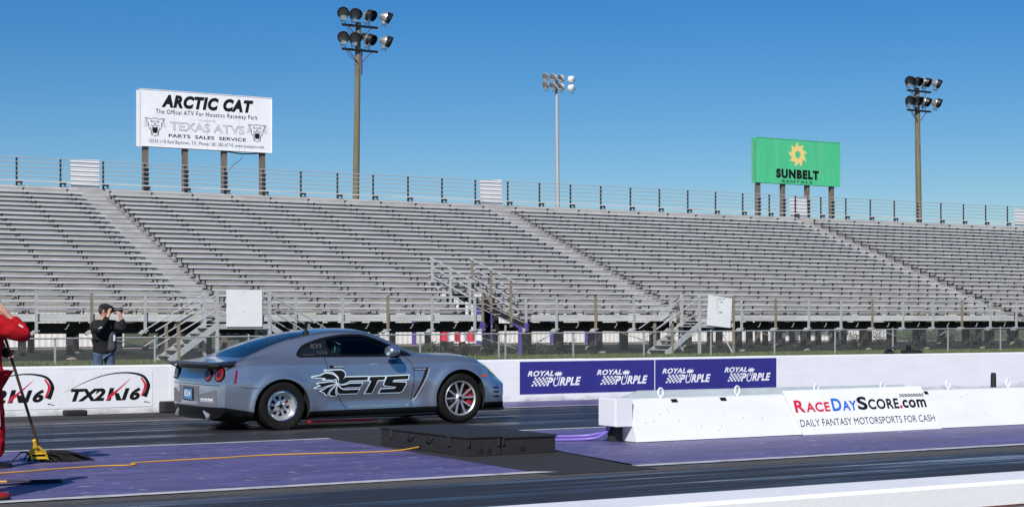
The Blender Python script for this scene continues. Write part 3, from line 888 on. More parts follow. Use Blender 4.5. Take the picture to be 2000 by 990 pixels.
# ------------------------------------------------------------------ access stairs in front of the grandstand
def stairs(name, label, xb, zb, xt, zt, y0, y1, sgn, n=6):
    t = empty(name, (xb, y0, zb), label, 'stairs')
    for y in (y0, y1):
        mb = MB(); mb.bar((xb, y, zb - 0.02), (xt, y, zt - 0.06), 0.05, 0.20); mb.build('stringer', M['steel'], t)
        mb = MB()
        for off in (0.0, -0.52):
            mb.tube([(xb - sgn * 0.45, y, zb + 0.98 + off), (xt + sgn * 0.02, y, zt + 1.0 + off)], 0.022, 8)
        mb.build('handrail', M['steel'], t, True)
        mb = MB(); xm = xb + sgn * 0.32; mb.box(xm - 0.045, xm + 0.045, y - 0.04, y + 0.04, zb - 0.02, zb + 1.20); mb.build('post', M['rusty'], t)
        mb = MB(); mb.box(xt - 0.05, xt + 0.05, y - 0.045, y + 0.045, 0.09, 2.42); mb.build('post', M['steel'], t)
    for k in range(n):
        u = (k + 0.5) / n
        x = xb + (xt - xb) * u; z = zb + (zt - zb) * (k + 1) / (n + 0.6)
        mb = MB(); mb.box(x - 0.14, x + 0.14, y0 + 0.03, y1 - 0.03, z - 0.035, z); mb.build('tread', M['tread'], t)
    for y in (y0, y1):
        for k in range(n):
            mb = MB()
            u = (k + 0.5) / n
            x = xb + (xt - xb) * u; z = zb + (zt - zb) * (k + 1) / (n + 0.6)
            mb.prism([(x - 0.15, y + 0.03, z - 0.036), (x + 0.15, y + 0.03, z - 0.036), (x + sgn * 0.1, y + 0.03, z - 0.14)], (0, -0.01 if y == y1 else 0.01, 0))
            mb.build('tread_bracket', M['steel'], t)
    return t
YS0, YS1 = 52.8, 53.95
sL = stairs('access_stairs', 'metal stairs left of the plain white board, climbing right to the grandstand walkway', 19.17, 0.10, 20.83, 1.30, YS0, YS1, 1)
sM = stairs('access_stairs', 'metal stairs right of the plain white board, dropping right behind the silver car roof', 24.45, 0.10, 22.70, 1.30, YS0, YS1, -1)
sR = stairs('access_stairs', 'metal stairs left of the crooked white board with faint writing', 39.25, 0.10, 40.90, 1.30, YS0, YS1, 1)
for x0, x1, lab in ((20.88, 22.65, 'metal landing behind the plain white board at the grandstand gate'), (40.95, 42.6, 'metal landing behind the crooked white board at the grandstand gate')):
    t = empty('landing', (x0, YS0, 0.1), lab, 'landing')
    mb = MB()
    for k in range(6): mb.box(x0, x1, YS0 + 0.02 + k * 0.235, YS0 + 0.235 + k * 0.235, 1.26, 1.30)
    mb.build('deck', M['tread'], t)
    mb = MB(); mb.box(x0, x1, YS0 - 0.03, YS0 + 0.015, 1.13, 1.29); mb.build('edge_beam', M['steel'], t)
    mb = MB()
    for z in (2.36, 2.0, 1.66): mb.tube([(x0 - 0.03, YS0, z), (x1 + 0.03, YS0, z)], 0.02, 8)
    mb.build('rail', M['steel'], t, True)
    if x0 > 30:
        mb = MB(); mb.box(x1 - 0.04, x1 + 0.04, YS0 - 0.04, YS0 + 0.04, 0.09, 2.38); mb.build('post', M['rusty'], t)
        mb = MB(); mb.bar((x1 - 0.05, YS0, 0.15), (x1 - 0.35, YS0 + 0.3, 0.9), 0.05); mb.build('brace', M['steel'], t)
wb = empty('gate_board', (21.15, YS0 - 0.06, 1.2), 'plain square white board hung on the gate above the car tail', 'board')
mb = MB(); mb.box(21.13, 22.40, YS0 - 0.075, YS0 - 0.06, 1.205, 2.43); mb.build('sheet', M['white'], wb)
mb = MB()
for z in (2.33, 1.68): mb.box(21.745, 21.757, YS0 - 0.079, YS0 - 0.0755, z, z + 0.06)
mb.build('bolt_mark', M['ink'], wb)
wb = empty('gate_board', (41.2, YS0 - 0.06, 1.1), 'crooked square white board with faint black scrawl on the right gate', 'board')
mb = MB(); mb.prism([(41.20, YS0 - 0.06, 1.22), (42.38, YS0 - 0.06, 1.11), (42.48, YS0 - 0.06, 2.275), (41.30, YS0 - 0.06, 2.41)], (0, -0.015, 0)); mb.build('sheet', M['white'], wb)
sc = [stroke2d([(41.80, 2.30), (41.83, 2.22), (41.87, 2.29), (41.90, 2.22)], 0.02), stroke2d([(41.95, 2.27), (42.02, 2.22), (42.05, 2.28), (42.12, 2.25)], 0.018),
      stroke2d([(41.72, 2.28), (41.70, 1.80)], 0.012), stroke2d([(41.85, 2.14), (42.02, 2.12)], 0.02), stroke2d([(41.78, 1.76), (41.77, 1.64)], 0.02),
      stroke2d([(41.83, 1.76), (41.90, 1.70), (42.0, 1.72), (41.9, 1.75)], 0.025), stroke2d([(41.8, 1.95), (41.84, 1.90)], 0.015)]
flat('scrawl', merge2d(*sc), YS0 - 0.077, M['ink'], wb)

# ------------------------------------------------------------------ chain link fence
fn = empty('chain_link_fence', (30, 49.8, 0.1), 'low chain link fence along the grass in front of the grandstand', 'fence')
FY = 49.8
def ftop(x): return 0.885 + max(-10, (x - 14.4)) * 0.0049
mb = MB()
pitch = 0.068
x = 4.0
def wire(x0, z0, x1, z1, dy):
    r_ = 0.0021
    p, q = Vector((x0, FY + dy, z0)), Vector((x1, FY + dy, z1))
    d = (q - p).normalized(); a = Vector((0, 1, 0)); b = d.cross(a)
    vs = []
    for c in (p, q):
        for t in (0, 2.094, 4.189):
            vs.append(c + (a * math.cos(t) + b * math.sin(t)) * r_)
    mb.add(vs, [(0, 1, 4, 3), (1, 2, 5, 4), (2, 0, 3, 5)])
while x < 76:
    h = ftop(x) - 0.12
    wire(x, 0.115, x + h * 0.85, 0.115 + h, 0.003)
    wire(x + h * 0.85, 0.115, x, 0.115 + h, -0.003)
    x += pitch
mb.build('wire_mesh', M['fence'], fn)
mb = MB(); mb.tube([(3.5, FY, ftop(3.5)), (14.4, FY, ftop(14.4)), (78, FY, ftop(78))], 0.024, 8); mb.build('top_rail', M['fence'], fn, True)
px = 14.57 - 3 * 3.07
first = None
while px < 78:
    mb = MB(); mb.tube([(px, FY + 0.03, 0.05), (px, FY + 0.03, ftop(px) + 0.03)], 0.034, 8)
    mb.lathe([(0.04, 0), (0.03, 0.025), (0.0, 0.035)], (px, FY + 0.03, ftop(px) + 0.03), (0, 0, 1), 8)
    mb.build('fence_post', M['fence'], fn, True)
    px += 3.07
for px in (30.55,):
    mb = MB(); mb.tube([(px - 0.35, FY + 0.05, 0.05), (px - 0.35, FY + 0.05, 1.25)], 0.036, 8); mb.build('gate_post', M['fence'], fn, True)

# ------------------------------------------------------------------ white buildings beyond
def ribbed(name, m):
    m = wall_mat(name, False, (0.78, 0.79, 0.80))
    n, l = N(m)
    tc = n.new("ShaderNodeTexCoord"); wv = n.new("ShaderNodeTexWave")
    wv.wave_type = 'BANDS'; wv.bands_direction = 'X'; wv.inputs["Scale"].default_value = 1.1
    l.new(tc.outputs["Object"], wv.inputs[0])
    bump(m, wv.outputs[1], 0.6, 0.03)
    return m
M['ribbed'] = ribbed('white_ribbed_metal', None)
def shed(x0, x1, y0, y1, h, label, doors=(), pil=()):
    t = empty('metal_shed', ((x0 + x1) / 2, y0, 0.1), label, 'shed')
    mb = MB(); mb.box(x0, x1, y0, y1, 0.05, h); mb.build('wall', M['ribbed'], t)
    mb = MB(); mb.prism([(x0 - 0.2, y0 - 0.25, h), (x0 - 0.2, (y0 + y1) / 2, h + 0.6), (x0 - 0.2, y1 + 0.25, h)], (x1 - x0 + 0.4, 0, 0)); mb.build('roof', M['seat'], t)
    mb = MB(); mb.box(x0, x1, y0 - 0.02, y0 - 0.001, 0.05, 0.16); mb.build('base_strip', M['column'], t)
    for a, b in doors:
        mb = MB(); mb.box(a, b, y0 - 0.05, y0 - 0.003, 0.1, 2.2); d = mb.build('door', M['purple_steel'], t)
        mb = MB(); mb.box(b - 0.16, b - 0.10, y0 - 0.09, y0 - 0.052, 1.0, 1.12); mb.build('handle', M['steel'], d)
    for a in pil:
        mb = MB(); mb.box(a - 0.11, a + 0.11, y0 - 0.06, y0 - 0.004, 0.05, h - 0.05); mb.build('pilaster', M['purple_steel'], t)
    return t
shed(8.0, 26.2, 78.3, 84, 3.4, 'white ribbed metal shed seen under the left end of the grandstand', (), (12.0,))
shed(39.6, 76.0, 78.3, 86, 3.6, 'long white ribbed metal shed seen under the middle of the grandstand', ((45.6, 46.7), (52.6, 53.6)), (41.8, 50.4))

# grey tank on a trailer under the stand
tk = empty('tank_trailer', (31.5, 75.0, 0.1), 'grey tank on a small trailer parked behind the grandstand left of centre', 'trailer')
mb = MB(); mb.lathe([(0.0, -1.5), (0.3, -1.46), (0.42, -1.3), (0.45, -1.1), (0.45, 1.1), (0.42, 1.3), (0.3, 1.46), (0.0, 1.5)], (31.5, 75.0, 1.02), (1, 0, 0), 24); mb.build('tank', M['lamp_alu'], tk, True)
mb = MB(); mb.box(29.7, 33.3, 74.6, 74.7, 0.48, 0.57); mb.box(29.7, 33.3, 75.3, 75.4, 0.48, 0.57); mb.bar((33.3, 75, 0.52), (34.4, 75, 0.52), 0.08); mb.build('chassis', M['dark_steel'], tk)
for y in (74.5, 75.5):
    mb = MB(); mb.lathe([(0.16, -0.09), (0.31, -0.09), (0.34, -0.04), (0.34, 0.04), (0.31, 0.09), (0.16, 0.09)], (31.7, y, 0.44), (0, 1, 0), 20, True)
    w_ = mb.build('wheel', M['rubber'], tk, True)
    mb = MB(); mb.lathe([(0.0, 0.05), (0.08, 0.06), (0.16, 0.03), (0.16, -0.03), (0.08, -0.06), (0.0, -0.05)], (31.7, y, 0.44), (0, 1, 0), 16); mb.build('rim', M['lamp_alu'], w_, True)

# red and white bunting hung on the frame
bt = empty('striped_bunting', (30.0, 54.12, 0.6), 'red and white striped cloth bunting hung low below the walkway front', 'bunting')
for k in range(6):
    a = 29.97 + k * 0.29
    mb = MB(); n = 6; vs = []
    for j in range(n + 1):
        xx = a + 0.288 * j / n
        dy = 0.03 * math.sin(xx * 17); sag = 0.03 * math.sin((xx - 29.97) / 1.74 * math.pi)
        vs += [(xx, 54.08 + dy, 1.0 - sag), (xx + 0.01 * math.sin(xx * 9), 54.08 + dy * 1.7, 0.655 - sag * 0.6 + 0.02 * math.sin(xx * 13))]
    q = [(2 * j, 2 * j + 1, 2 * j + 3, 2 * j + 2) for j in range(n)]
    mb.add(vs, q); mb.add([(p[0], p[1] + 0.004, p[2]) for p in vs], q)
    mb.build('white_stripe' if k % 2 else 'red_stripe', M['white'] if k % 2 else M['red_ink'], bt, True)
mb = MB(); mb.tube([(29.8, 54.09, 1.0), (31.85, 54.09, 1.0)], 0.012, 6); mb.build('cord', M['cable'], bt)

# ------------------------------------------------------------------ billboards
def billboard(label, x0, x1, z0, z1, face, posts, rim):
    t = empty('billboard', ((x0 + x1) / 2, 71, 0.1), label, 'billboard')
    mb = MB(); mb.box(x0, x1, 70.86, 70.90, z0, z1); fp = mb.build('front_panel', face, t)
    mb = MB(); mb.box(x0 - 0.06, x1 - 0.02, 71.18, 71.22, z0 - 0.02, z1 - 0.01); mb.build('back_panel', face, t)
    mb = MB()
    for z in np.linspace(z0 + 0.12, z1 - 0.12, 4): mb.box(x0 + 0.1, x1 - 0.1, 70.905, 70.99, z - 0.05, z + 0.05)
    mb.build('frame', M['post_wood'], t)
    mb = MB()
    for a, b, c, d in ((x0, x1, z1 - 0.001, z1 + 0.025), (x0, x1, z0 - 0.03, z0 - 0.001)): mb.box(a, b, 70.84, 70.925, c, d)
    mb.box(x0 - 0.02, x0 - 0.001, 70.84, 70.925, z0 - 0.03, z1 + 0.025); mb.box(x1 + 0.001, x1 + 0.02, 70.84, 70.925, z0 - 0.03, z1 + 0.025)
    mb.build('rim', rim, t)
    for k in range(1, 4):
        xs_ = x0 + (x1 - x0) * k / 4
        mb = MB(); mb.box(xs_ - 0.006, xs_ + 0.006, 70.8585, 70.86, z0 + 0.01, z1 - 0.01); mb.build('panel_seam', M['ink_grey'], t)
    for x in posts:
        mb = MB(); mb.box(x - 0.115, x + 0.115, 70.96, 71.17, 0.0, z1 - 0.15); mb.build('post', M['post_wood'], t)
        for k in range(6):
            z = 6.95 + k * 0.2
            mb = MB(); mb.box(x - 0.05, x + 0.12, 70.90, 70.955, z - 0.03, z + 0.05); mb.build('post_clamp', M['dark_steel'], t)
    return t
YF = 70.86
b1 = billboard('large white billboard with black lettering and two big cat heads', 24.43, 30.56, 8.98, 11.42, M['banner'], (24.72, 26.53, 28.36, 30.19), M['white'])
Yd = YF - 0.006  # lettering boxes below taken from image pixels, cast onto the sign plane
flat('lettering', fit(text2d('ARCTIC CAT', 0.065, 0.22, spacing=1.16), 25.38, 29.68, 10.69, 11.26), Yd, M['ink'], b1)
flat('lettering', fit(text2d('The Offical ATV For Houston Raceway Park', 0.006, spacing=1.12), 25.12, 29.89, 10.345, 10.605), Yd, M['ink'], b1)
flat('lettering', fit(text2d('Provided By'), 27.10, 27.90, 10.15, 10.28), Yd, M['ink_grey'], b1)
flat('lettering', fit(text2d('TEXAS ATVS', 0.0, outline=0.010), 25.79, 29.26, 9.71, 10.08), Yd, M['ink_grey'], b1)
flat('lettering', fit(text2d('PARTS  SALES  SERVICE', 0.015), 25.71, 29.33, 9.40, 9.55), Yd, M['ink'], b1)
flat('lettering', fit(text2d('12535 I-10 East Baytown, TX  Phone: 281.385.ATVS www.texasatvs.net', 0.0, spacing=1.08), 24.82, 30.19, 9.085, 9.275), Yd, M['ink'], b1)
def cat_head(cx, s, b):
    S2 = lambda pts: [(cx + p[0] * s, 9.81 + p[1] * s) for p in pts]
    def sym(pts): return [stroke2d(S2(pts), 0.022), stroke2d(S2([(-p[0], p[1]) for p in pts]), 0.022)]
    items = []
    items += sym([(0, 0.40), (0.12, 0.39), (0.20, 0.34), (0.30, 0.385), (0.47, 0.39), (0.42, 0.28), (0.30, 0.16), (0.29, 0.02), (0.27, -0.10), (0.21, -0.08), (0.19, 0.0)])
    items += sym([(0.21, -0.08), (0.17, -0.25), (0.15, -0.40)])
    items += sym([(0.10, 0.02), (0.15, -0.15), (0.12, -0.34), (0.0, -0.42)])
    items += sym([(0, 0.12), (0.06, 0.17), (0.04, 0.30)])
    items += sym([(0.10, 0.24), (0.18, 0.28), (0.20, 0.23), (0.12, 0.21)])
    items += sym([(0, 0.09), (0.10, 0.04), (0.20, 0.10)])
    items += sym([(0.33, 0.33), (0.40, 0.35), (0.37, 0.26)])
    for dz in (0.0, 0.05, 0.10):
        for sg in (1, -1): items.append(stroke2d(S2([(sg * 0.28, 0.06 + dz * 0.8), (sg * 0.52, 0.0 + dz * 2.0)]), 0.010))
    items.append(poly2d(S2([(-0.08, 0.0), (0.02, -0.02), (0.09, 0.01), (0.12, -0.14), (0.09, -0.27), (-0.09, -0.27), (-0.12, -0.14)])))
    flat('cat_emblem', merge2d(*items), Yd, M['ink'], b)
cat_head(25.09, 0.97, b1); cat_head(29.86, 0.94, b1)
mb = MB(); mb.tube(smooth_pts([(28.45, 70.95, 8.93), (29.2, 70.95, 8.86), (30.1, 70.95, 8.93)], 5), 0.03, 6); mb.tube(smooth_pts([(29.2, 70.9, 8.75), (29.05, 70.9, 8.55), (28.75, 70.9, 8.35), (28.55, 70.9, 8.1)], 5), 0.012, 5)
mb.build('loose_wire', M['dark_steel'], b1)
b2 = billboard('green billboard with a pale yellow saw toothed sun and black lettering', 58.76, 64.73, 8.855, 11.25, M['green_sign'], (59.0, 60.75, 62.5, 64.28), M['green_sign'])
cx, cz = 61.66, 10.455
teeth = []
n = 9
for k in range(n):
    a0 = R(90) - k * 2 * math.pi / n
    teeth.append((cx + 0.70 * math.cos(a0), cz + 0.70 * math.sin(a0)))
    a1 = a0 - 2 * math.pi / n * 0.12
    teeth.append((cx + 0.45 * math.cos(a1), cz + 0.45 * math.sin(a1)))
hole = [(cx + 0.195 * math.cos(2 * math.pi * k / 24), cz + 0.205 * math.sin(2 * math.pi * k / 24)) for k in range(24)]
flat('sun_emblem', ring2d(teeth, hole), Yd, M['sun_yellow'], b2)
flat('lettering', fit(text2d('SUNBELT', 0.07, spacing=1.2), 60.12, 63.19, 9.125, 9.64), Yd, M['ink'], b2)
flat('lettering', fit(text2d('RENTALS', 0.012, spacing=1.15), 60.53, 62.71, 8.90, 9.04), Yd, M['ink'], b2)
flat('lettering', fit(text2d('®', 0.0), 63.21, 63.29, 9.12, 9.20), Yd, M['ink'], b2)
mb = MB(); mb.bbox(64.5, 64.78, 70.9, 71.0, 11.22, 11.29, 0.01); mb.build('corner_bracket', M['dark_steel'], b2)

# ------------------------------------------------------------------ floodlight poles
def floodlight(parent, mount, az, tilt, rad, s=1.0, dark=True):
    """lamp on a small yoke; az is measured from -Y towards +X"""
    d = Vector((math.sin(az) * math.cos(tilt), -math.cos(az) * math.cos(tilt), -math.sin(tilt)))
    mount = Vector(mount)
    c = mount + Vector((0, 0, 0.55 * s)) + Vector((d.x, d.y, 0)) * 0.10 * s
    mb = MB()
    mb.lathe([(0.0, -0.36 * s), (0.07 * s, -0.355 * s), (0.13 * s, -0.30 * s), (rad * 0.62, -0.20 * s), (rad * 0.88, -0.10 * s), (rad, 0.0), (rad * 1.03, 0.0), (rad * 1.03, 0.02 * s), (rad, 0.02 * s)], c, d, 20)
    fl = mb.build('floodlight', M['lamp_alu'] if dark else M['lamp_white'], parent, True)
    mb = MB(); mb.lathe([(0.0, 0.05 * s), (rad * 0.5, 0.04 * s), (rad * 0.99, 0.01 * s)], c, d, 20); mb.build('lens', M['lamp_glass'], fl, True)
    # visor: partial cylinder, longest on top and on the outer side
    if dark:
        u = Vector((0, 0, 1)); a = d.cross(u).normalized(); b = a.cross(d).normalized()
        vs = []; n = 24
        for k in range(n + 1):
            t = -R(60) + R(300) * k / n
            rr = rad * 1.02
            e = a * math.cos(t) + b * math.sin(t)
            L = 0.16 * s + 0.20 * s * max(0.0, math.sin(t * 0.5 + 0.5)) ** 1.5
            vs += [c + d * 0.005 + e * rr, c + d * L + e * rr * 0.93]
        mb = MB(); mb.add(vs, [(2 * k, 2 * k + 2, 2 * k + 3, 2 * k + 1) for k in range(n)])
        mb.build('visor', M['visor'], fl, True)
    mb = MB()
    mb.box(mount.x - 0.13 * s, mount.x + 0.13 * s, mount.y - 0.09, mount.y + 0.09, mount.z + 0.16 * s, mount.z + 0.36 * s)
    mb.build('ballast_box', M['lamp_alu'], fl)
    mb = MB()
    for q in (-0.12, 0.12): mb.bar(mount + Vector((q * s, 0, 0.02)), mount + Vector((q * s, 0, 0.2 * s)), 0.022)
    mb.tube(smooth_pts([mount + Vector((-0.1 * s, -0.03, 0.18 * s)), mount + Vector((0.02, -0.06, 0.06)), mount + Vector((0.12 * s, -0.03, 0.03))], 4), 0.010, 5)
    mb.build('yoke', M['dark_steel'], fl)
    return fl

def wood_pole(x, y, ztop, label, azs, lean=0.0, r0=0.20, r1=0.135, s=1.0):
    t = empty('floodlight_pole', (x, y, 0), label, 'light pole', 'wooden floodlight poles behind the grandstand')
    mb = MB(); mb.tube([(x + lean * (1 - k / 8.0), y, 0.0 + (ztop) * k / 8.0) for k in range(9)], r0, 14, r1); mb.build('pole', M['wood_pole'], t, True)
    for zi, z in enumerate((ztop - 0.22, ztop - 1.42)):
        mb = MB(); mb.box(x - 0.98, x + 0.98, y - 0.24, y - 0.14, z - 0.05, z + 0.06); mb.build('crossarm', M['black_metal'], t)
        for sg in (-1, 1):
            mb = MB(); mb.bar((x + sg * 0.62, y - 0.18, z - 0.06), (x + sg * 0.10, y - 0.16, z - 0.62), 0.05, 0.03); mb.build('brace', M['rust_red'], t)
        for k, xo in enumerate((-0.92, -0.33, 0.40, 0.92)):
            az = R(azs[k] + (5 if zi else 0) * (-1) ** k)
            floodlight(t, (x + xo + (0.42 if k == 3 else 0.0), y - 0.19, z + 0.05), az, R(14 + 3 * ((k + zi) % 2)), 0.30 * s, 0.95)
        mb = MB(); mb.tube(smooth_pts([(x - 0.8, y - 0.2, z), (x - 0.6, y - 0.25, z - 0.35), (x - 0.16, y - 0.2, z - 0.6)], 5), 0.012, 5); mb.build('cable', M['cable'], t)
    mb = MB(); mb.bar((x + 0.17, y - 0.05, ztop - 2.6), (x + 0.17, y - 0.05, ztop - 1.3), 0.05); mb.build('cable_conduit', M['rust_red'], t)
    mb = MB(); mb.bbox(x + 0.1, x + 0.32, y - 0.3, y - 0.1, ztop - 0.85, ztop - 0.55, 0.01); mb.build('junction_box', M['dark_steel'], t)
    return t
wood_pole(37.45, 76, 16.25, 'tall wooden pole with eight dark floodlights right of the white billboard', (-28, -2, 28, 72), -0.25)
wood_pole(75.75, 76, 15.70, 'tall wooden pole with eight dark floodlights right of the green billboard', (-12, 14, 34, 50), 0.35, 0.22, 0.15)
mp = empty('floodlight_mast', (97.2, 150, 0), 'slim grey metal mast with eight pale floodlights in the distance', 'light pole')
mb = MB(); mb.tube([(97.2 + 0.25 * (1 - k / 8), 150, 27.2 * k / 8) for k in range(9)], 0.30, 14, 0.16); mb.build('pole', M['steel'], mp, True)
for z in (26.65, 25.75):
    mb = MB(); mb.box(97.2 - 1.7, 97.2 + 1.9, 149.7, 149.8, z - 0.04, z + 0.05); mb.build('crossarm', M['steel'], mp)
    for k, xo in enumerate((-1.5, -0.55, 0.45, 1.75)):
        floodlight(mp, (97.2 + xo, 149.7, z - 0.45), R((-70, -80, -95, 175)[k]), R(28), 0.42, 1.25, False)

# ------------------------------------------------------------------ plants under the stand
def leaf_mat(name, a, b):
    m = mat(name, a, 0.7)
    setin(m, "Base Color", ramp(m, noise(m, 3, (1, 1, 1), 3), [(0.3, a), (0.7, b)]))
    return m
M['leaf'] = leaf_mat('shrub_leaf', (0.035, 0.055, 0.018), (0.09, 0.11, 0.035))
M['dry_leaf'] = leaf_mat('dry_shrub_leaf', (0.035, 0.026, 0.018), (0.07, 0.055, 0.03))
M['twig'] = mat('twig', (0.07, 0.05, 0.035), 0.9)
def shrub(x, y, w_, h, dense, label, m, group='shrubs under the grandstand'):
    t = empty('shrub', (x, y, 0.1), label, 'shrub', group)
    rnd = random.Random(int(x * 100 + y))
    st, lf = MB(), MB()
    tips = []
    for k in range(9):
        a = rnd.uniform(0, 6.28); rr = rnd.uniform(0.2, 1) * w_ / 2
        p = [(x, y, 0.1), (x + rr * 0.5 * math.cos(a), y + rr * 0.5 * math.sin(a), 0.1 + h * 0.45), (x + rr * math.cos(a), y + rr * math.sin(a) * 0.7, 0.1 + h * rnd.uniform(0.55, 0.95))]
        st.tube(smooth_pts(p, 3), 0.012, 5, 0.005); tips += smooth_pts(p, 4)[3:]
    for k in range(dense):
        c = Vector(rnd.choice(tips)) + Vector((rnd.gauss(0, 1), rnd.gauss(0, 1), rnd.gauss(0, 0.8))) * w_ * 0.11
        c.z = max(0.13, c.z)
        s_ = rnd.uniform(0.025, 0.06)
        d = Vector((rnd.gauss(0, 1), rnd.gauss(0, 1), rnd.gauss(0, 0.8))).normalized(); u = d.cross(Vector((rnd.gauss(0, 1), rnd.gauss(0, 1), rnd.gauss(0, 1)))).normalized()
        lf.add([c - d * s_, c + u * s_ * 0.45, c + d * s_, c - u * s_ * 0.45], [(0, 1, 2, 3)])
    st.build('stems', M['twig'], t); lf.build('foliage', m, t)
    return t
pl = [(24.9, 52.4, 1.0, 0.62, 'dry'), (26.1, 52.8, 1.1, 0.70, 'dry'), (27.2, 52.6, 0.9, 0.48, 'dry'), (30.0, 54.6, 1.2, 0.52, 'g'), (31.4, 54.9, 1.1, 0.50, 'dry'), (32.9, 55.3, 1.3, 0.55, 'g'), (34.6, 55.2, 1.3, 0.50, 'g'), (36.4, 55.4, 1.0, 0.42, 'g'),
      (54.0, 58.0, 1.4, 0.75, 'dry'), (56.2, 58.5, 1.5, 0.80, 'dry'), (58.3, 58.3, 1.5, 0.80, 'dry'), (60.3, 58.6, 1.3, 0.7, 'dry'), (62.1, 58.4, 1.5, 0.8, 'dry')]
words = {'dry': 'brown dry shrub', 'g': 'green leafy shrub'}
wh = ['nearest the car windscreen base', 'tallest just right of the car windscreen', 'low beside the car bonnet', 'left of the striped bunting', 'under the striped bunting', 'right below the stairway opening', 'by the purple painted foot', 'beside the wide dark column',
      'behind the black bags', 'right of the black bags', 'middle one below the right seats', 'second from the right under the seats', 'rightmost under the right seats']
for (x, y, w_, h, kk), ww in zip(pl, wh):
    shrub(x, y, w_, h, 420, words[kk] + ' under the grandstand, ' + ww, M['leaf'] if kk == 'g' else M['dry_leaf'])
rnd = random.Random(3)
mb = MB()
for k in range(15000):
    y = rnd.uniform(46, 54.5) if k % 3 else rnd.uniform(49.2, 50.6)
    x = rnd.uniform(8, 70)
    if 22 < x < 36 and 46 < y < 48.9: continue
    h = rnd.uniform(0.03, 0.09) * (1.7 if 49.4 < y < 50.1 else 1); a = rnd.uniform(0, 3.14); w_ = 0.012
    lx, ly = rnd.gauss(0, 0.02), rnd.gauss(0, 0.02)
    mb.add([(x - w_ * math.cos(a), y - w_ * math.sin(a), 0.1), (x + w_ * math.cos(a), y + w_ * math.sin(a), 0.1), (x + lx, y + ly, 0.1 + h)], [(0, 1, 2)])
M['grass'] = leaf_mat('grass_blade', (0.08, 0.125, 0.02), (0.17, 0.20, 0.05))
tag(mb.build('grass', M['grass']), 'short rough grass along the chain link fence', 'grass', None, 'stuff')

# ------------------------------------------------------------------ race car
def paint_mat(name, col, rough=0.3, metal=0.75, coat=0.6):
    m = mat(name, col, rough, metal, 0, 8, 0, 40, (1, 1, 1), coat)
    n, l = N(m)
    f = noise(m, 900, (1, 1, 1), 2)
    setin(m, "Base Color", ramp(m, f, [(0.3, tuple(c * 0.86 for c in col)), (0.7, tuple(min(1, c * 1.12) for c in col))]))
    return m
M['paint'] = paint_mat('silver_metallic_paint', (0.43, 0.48, 0.55), 0.33, 0.84, 1.0)
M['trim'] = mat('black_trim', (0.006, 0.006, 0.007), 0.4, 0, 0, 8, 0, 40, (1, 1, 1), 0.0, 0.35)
M['carbon'] = mat('dark_carbon', (0.018, 0.019, 0.022), 0.35, 0, 0, 8, 0, 40, (1, 1, 1), 0.0, 0.4)
M['interior'] = mat('dark_interior', (0.008, 0.009, 0.010), 0.9)
M['tint'] = mat('dark_rear_glass', (0.010, 0.013, 0.018), 0.06, 0, 0, 8, 0, 40, (1, 1, 1), 0.0, 0.45)
M['chrome'] = mat('polished_alloy', (0.72, 0.74, 0.78), 0.14, 1.0)
M['satin'] = mat('satin_alloy', (0.62, 0.62, 0.63), 0.38, 0.75)
M['tyre'] = mat('tyre_rubber', (0.007, 0.0068, 0.0068), 0.8, 0, 0.35, 3, 0.15, 20, spec=0.2)
M['dark_alloy'] = mat('dark_alloy', (0.16, 0.16, 0.17), 0.35, 0.7)
M['caliper'] = mat('red_caliper', (0.45, 0.012, 0.02), 0.35, 0, 0, 8, 0, 40, (1, 1, 1), 0.5)
M['lamp_red'] = mat('red_lamp_lens', (0.22, 0.006, 0.010), 0.12, 0, 0, 8, 0, 40, (1, 1, 1), 1.0)
M['lamp_dark'] = mat('dark_lamp_lens', (0.03, 0.004, 0.006), 0.10, 0, 0, 8, 0, 40, (1, 1, 1), 1.0)
M['amber'] = mat('amber_lens', (0.75, 0.11, 0.02), 0.25, 0, 0, 8, 0, 40, (1, 1, 1), 0.6)
M['outline'] = mat('pale_blue_outline', (0.66, 0.78, 0.86), 0.5)
M['teal_ink'] = mat('teal_ink', (0.10, 0.22, 0.23), 0.5)
M['shoe_polish'] = mat('shoe_polish_marks', (0.07, 0.058, 0.055), 0.8)
M['seat_cloth'] = mat('dark_teal_cloth', (0.02, 0.075, 0.07), 0.8)
M['pale'] = mat('pale_trim', (0.45, 0.55, 0.52), 0.6)
M['edge_glint'] = mat('painted_edge_glint', (0.45, 0.47, 0.50), 0.35, 0.3)  # sunlit look of the silver paint, put into the colour
M['strip_lamp'] = mat('pale_strip_lamp', (0.80, 0.62, 0.32), 0.3)
M['recess_shade'] = mat('shaded_recess_grey', (0.19, 0.19, 0.20), 0.5, 0.3)  # shaded tone of the body paint in the sunken tail panels
M['seam'] = mat('seam_grey', (0.14, 0.15, 0.17), 0.5)
M['plate'] = mat('blue_plate', (0.07, 0.20, 0.38), 0.5)
def glass_mat():
    m = bpy.data.materials.new('side_glass'); m.use_nodes = True
    n, l = N(m); n.clear()
    out = n.new("ShaderNodeOutputMaterial"); mx = n.new("ShaderNodeMixShader"); tr = n.new("ShaderNodeBsdfTransparent"); gl = n.new("ShaderNodeBsdfGlossy"); fr = n.new("ShaderNodeFresnel")
    tr.inputs[0].default_value = (0.34, 0.46, 0.43, 1); gl.inputs["Roughness"].default_value = 0.02; fr.inputs[0].default_value = 1.5
    l.new(fr.outputs[0], mx.inputs[0]); l.new(tr.outputs[0], mx.inputs[1]); l.new(gl.outputs[0], mx.inputs[2]); l.new(mx.outputs[0], out.inputs[0])
    return m
M['glass'] = glass_mat()

CX, CY = 9.0, 21.55
car = empty('race_car', (CX, CY, 0), 'silver two door race car with black flaming turbine lettering on its side', 'car')

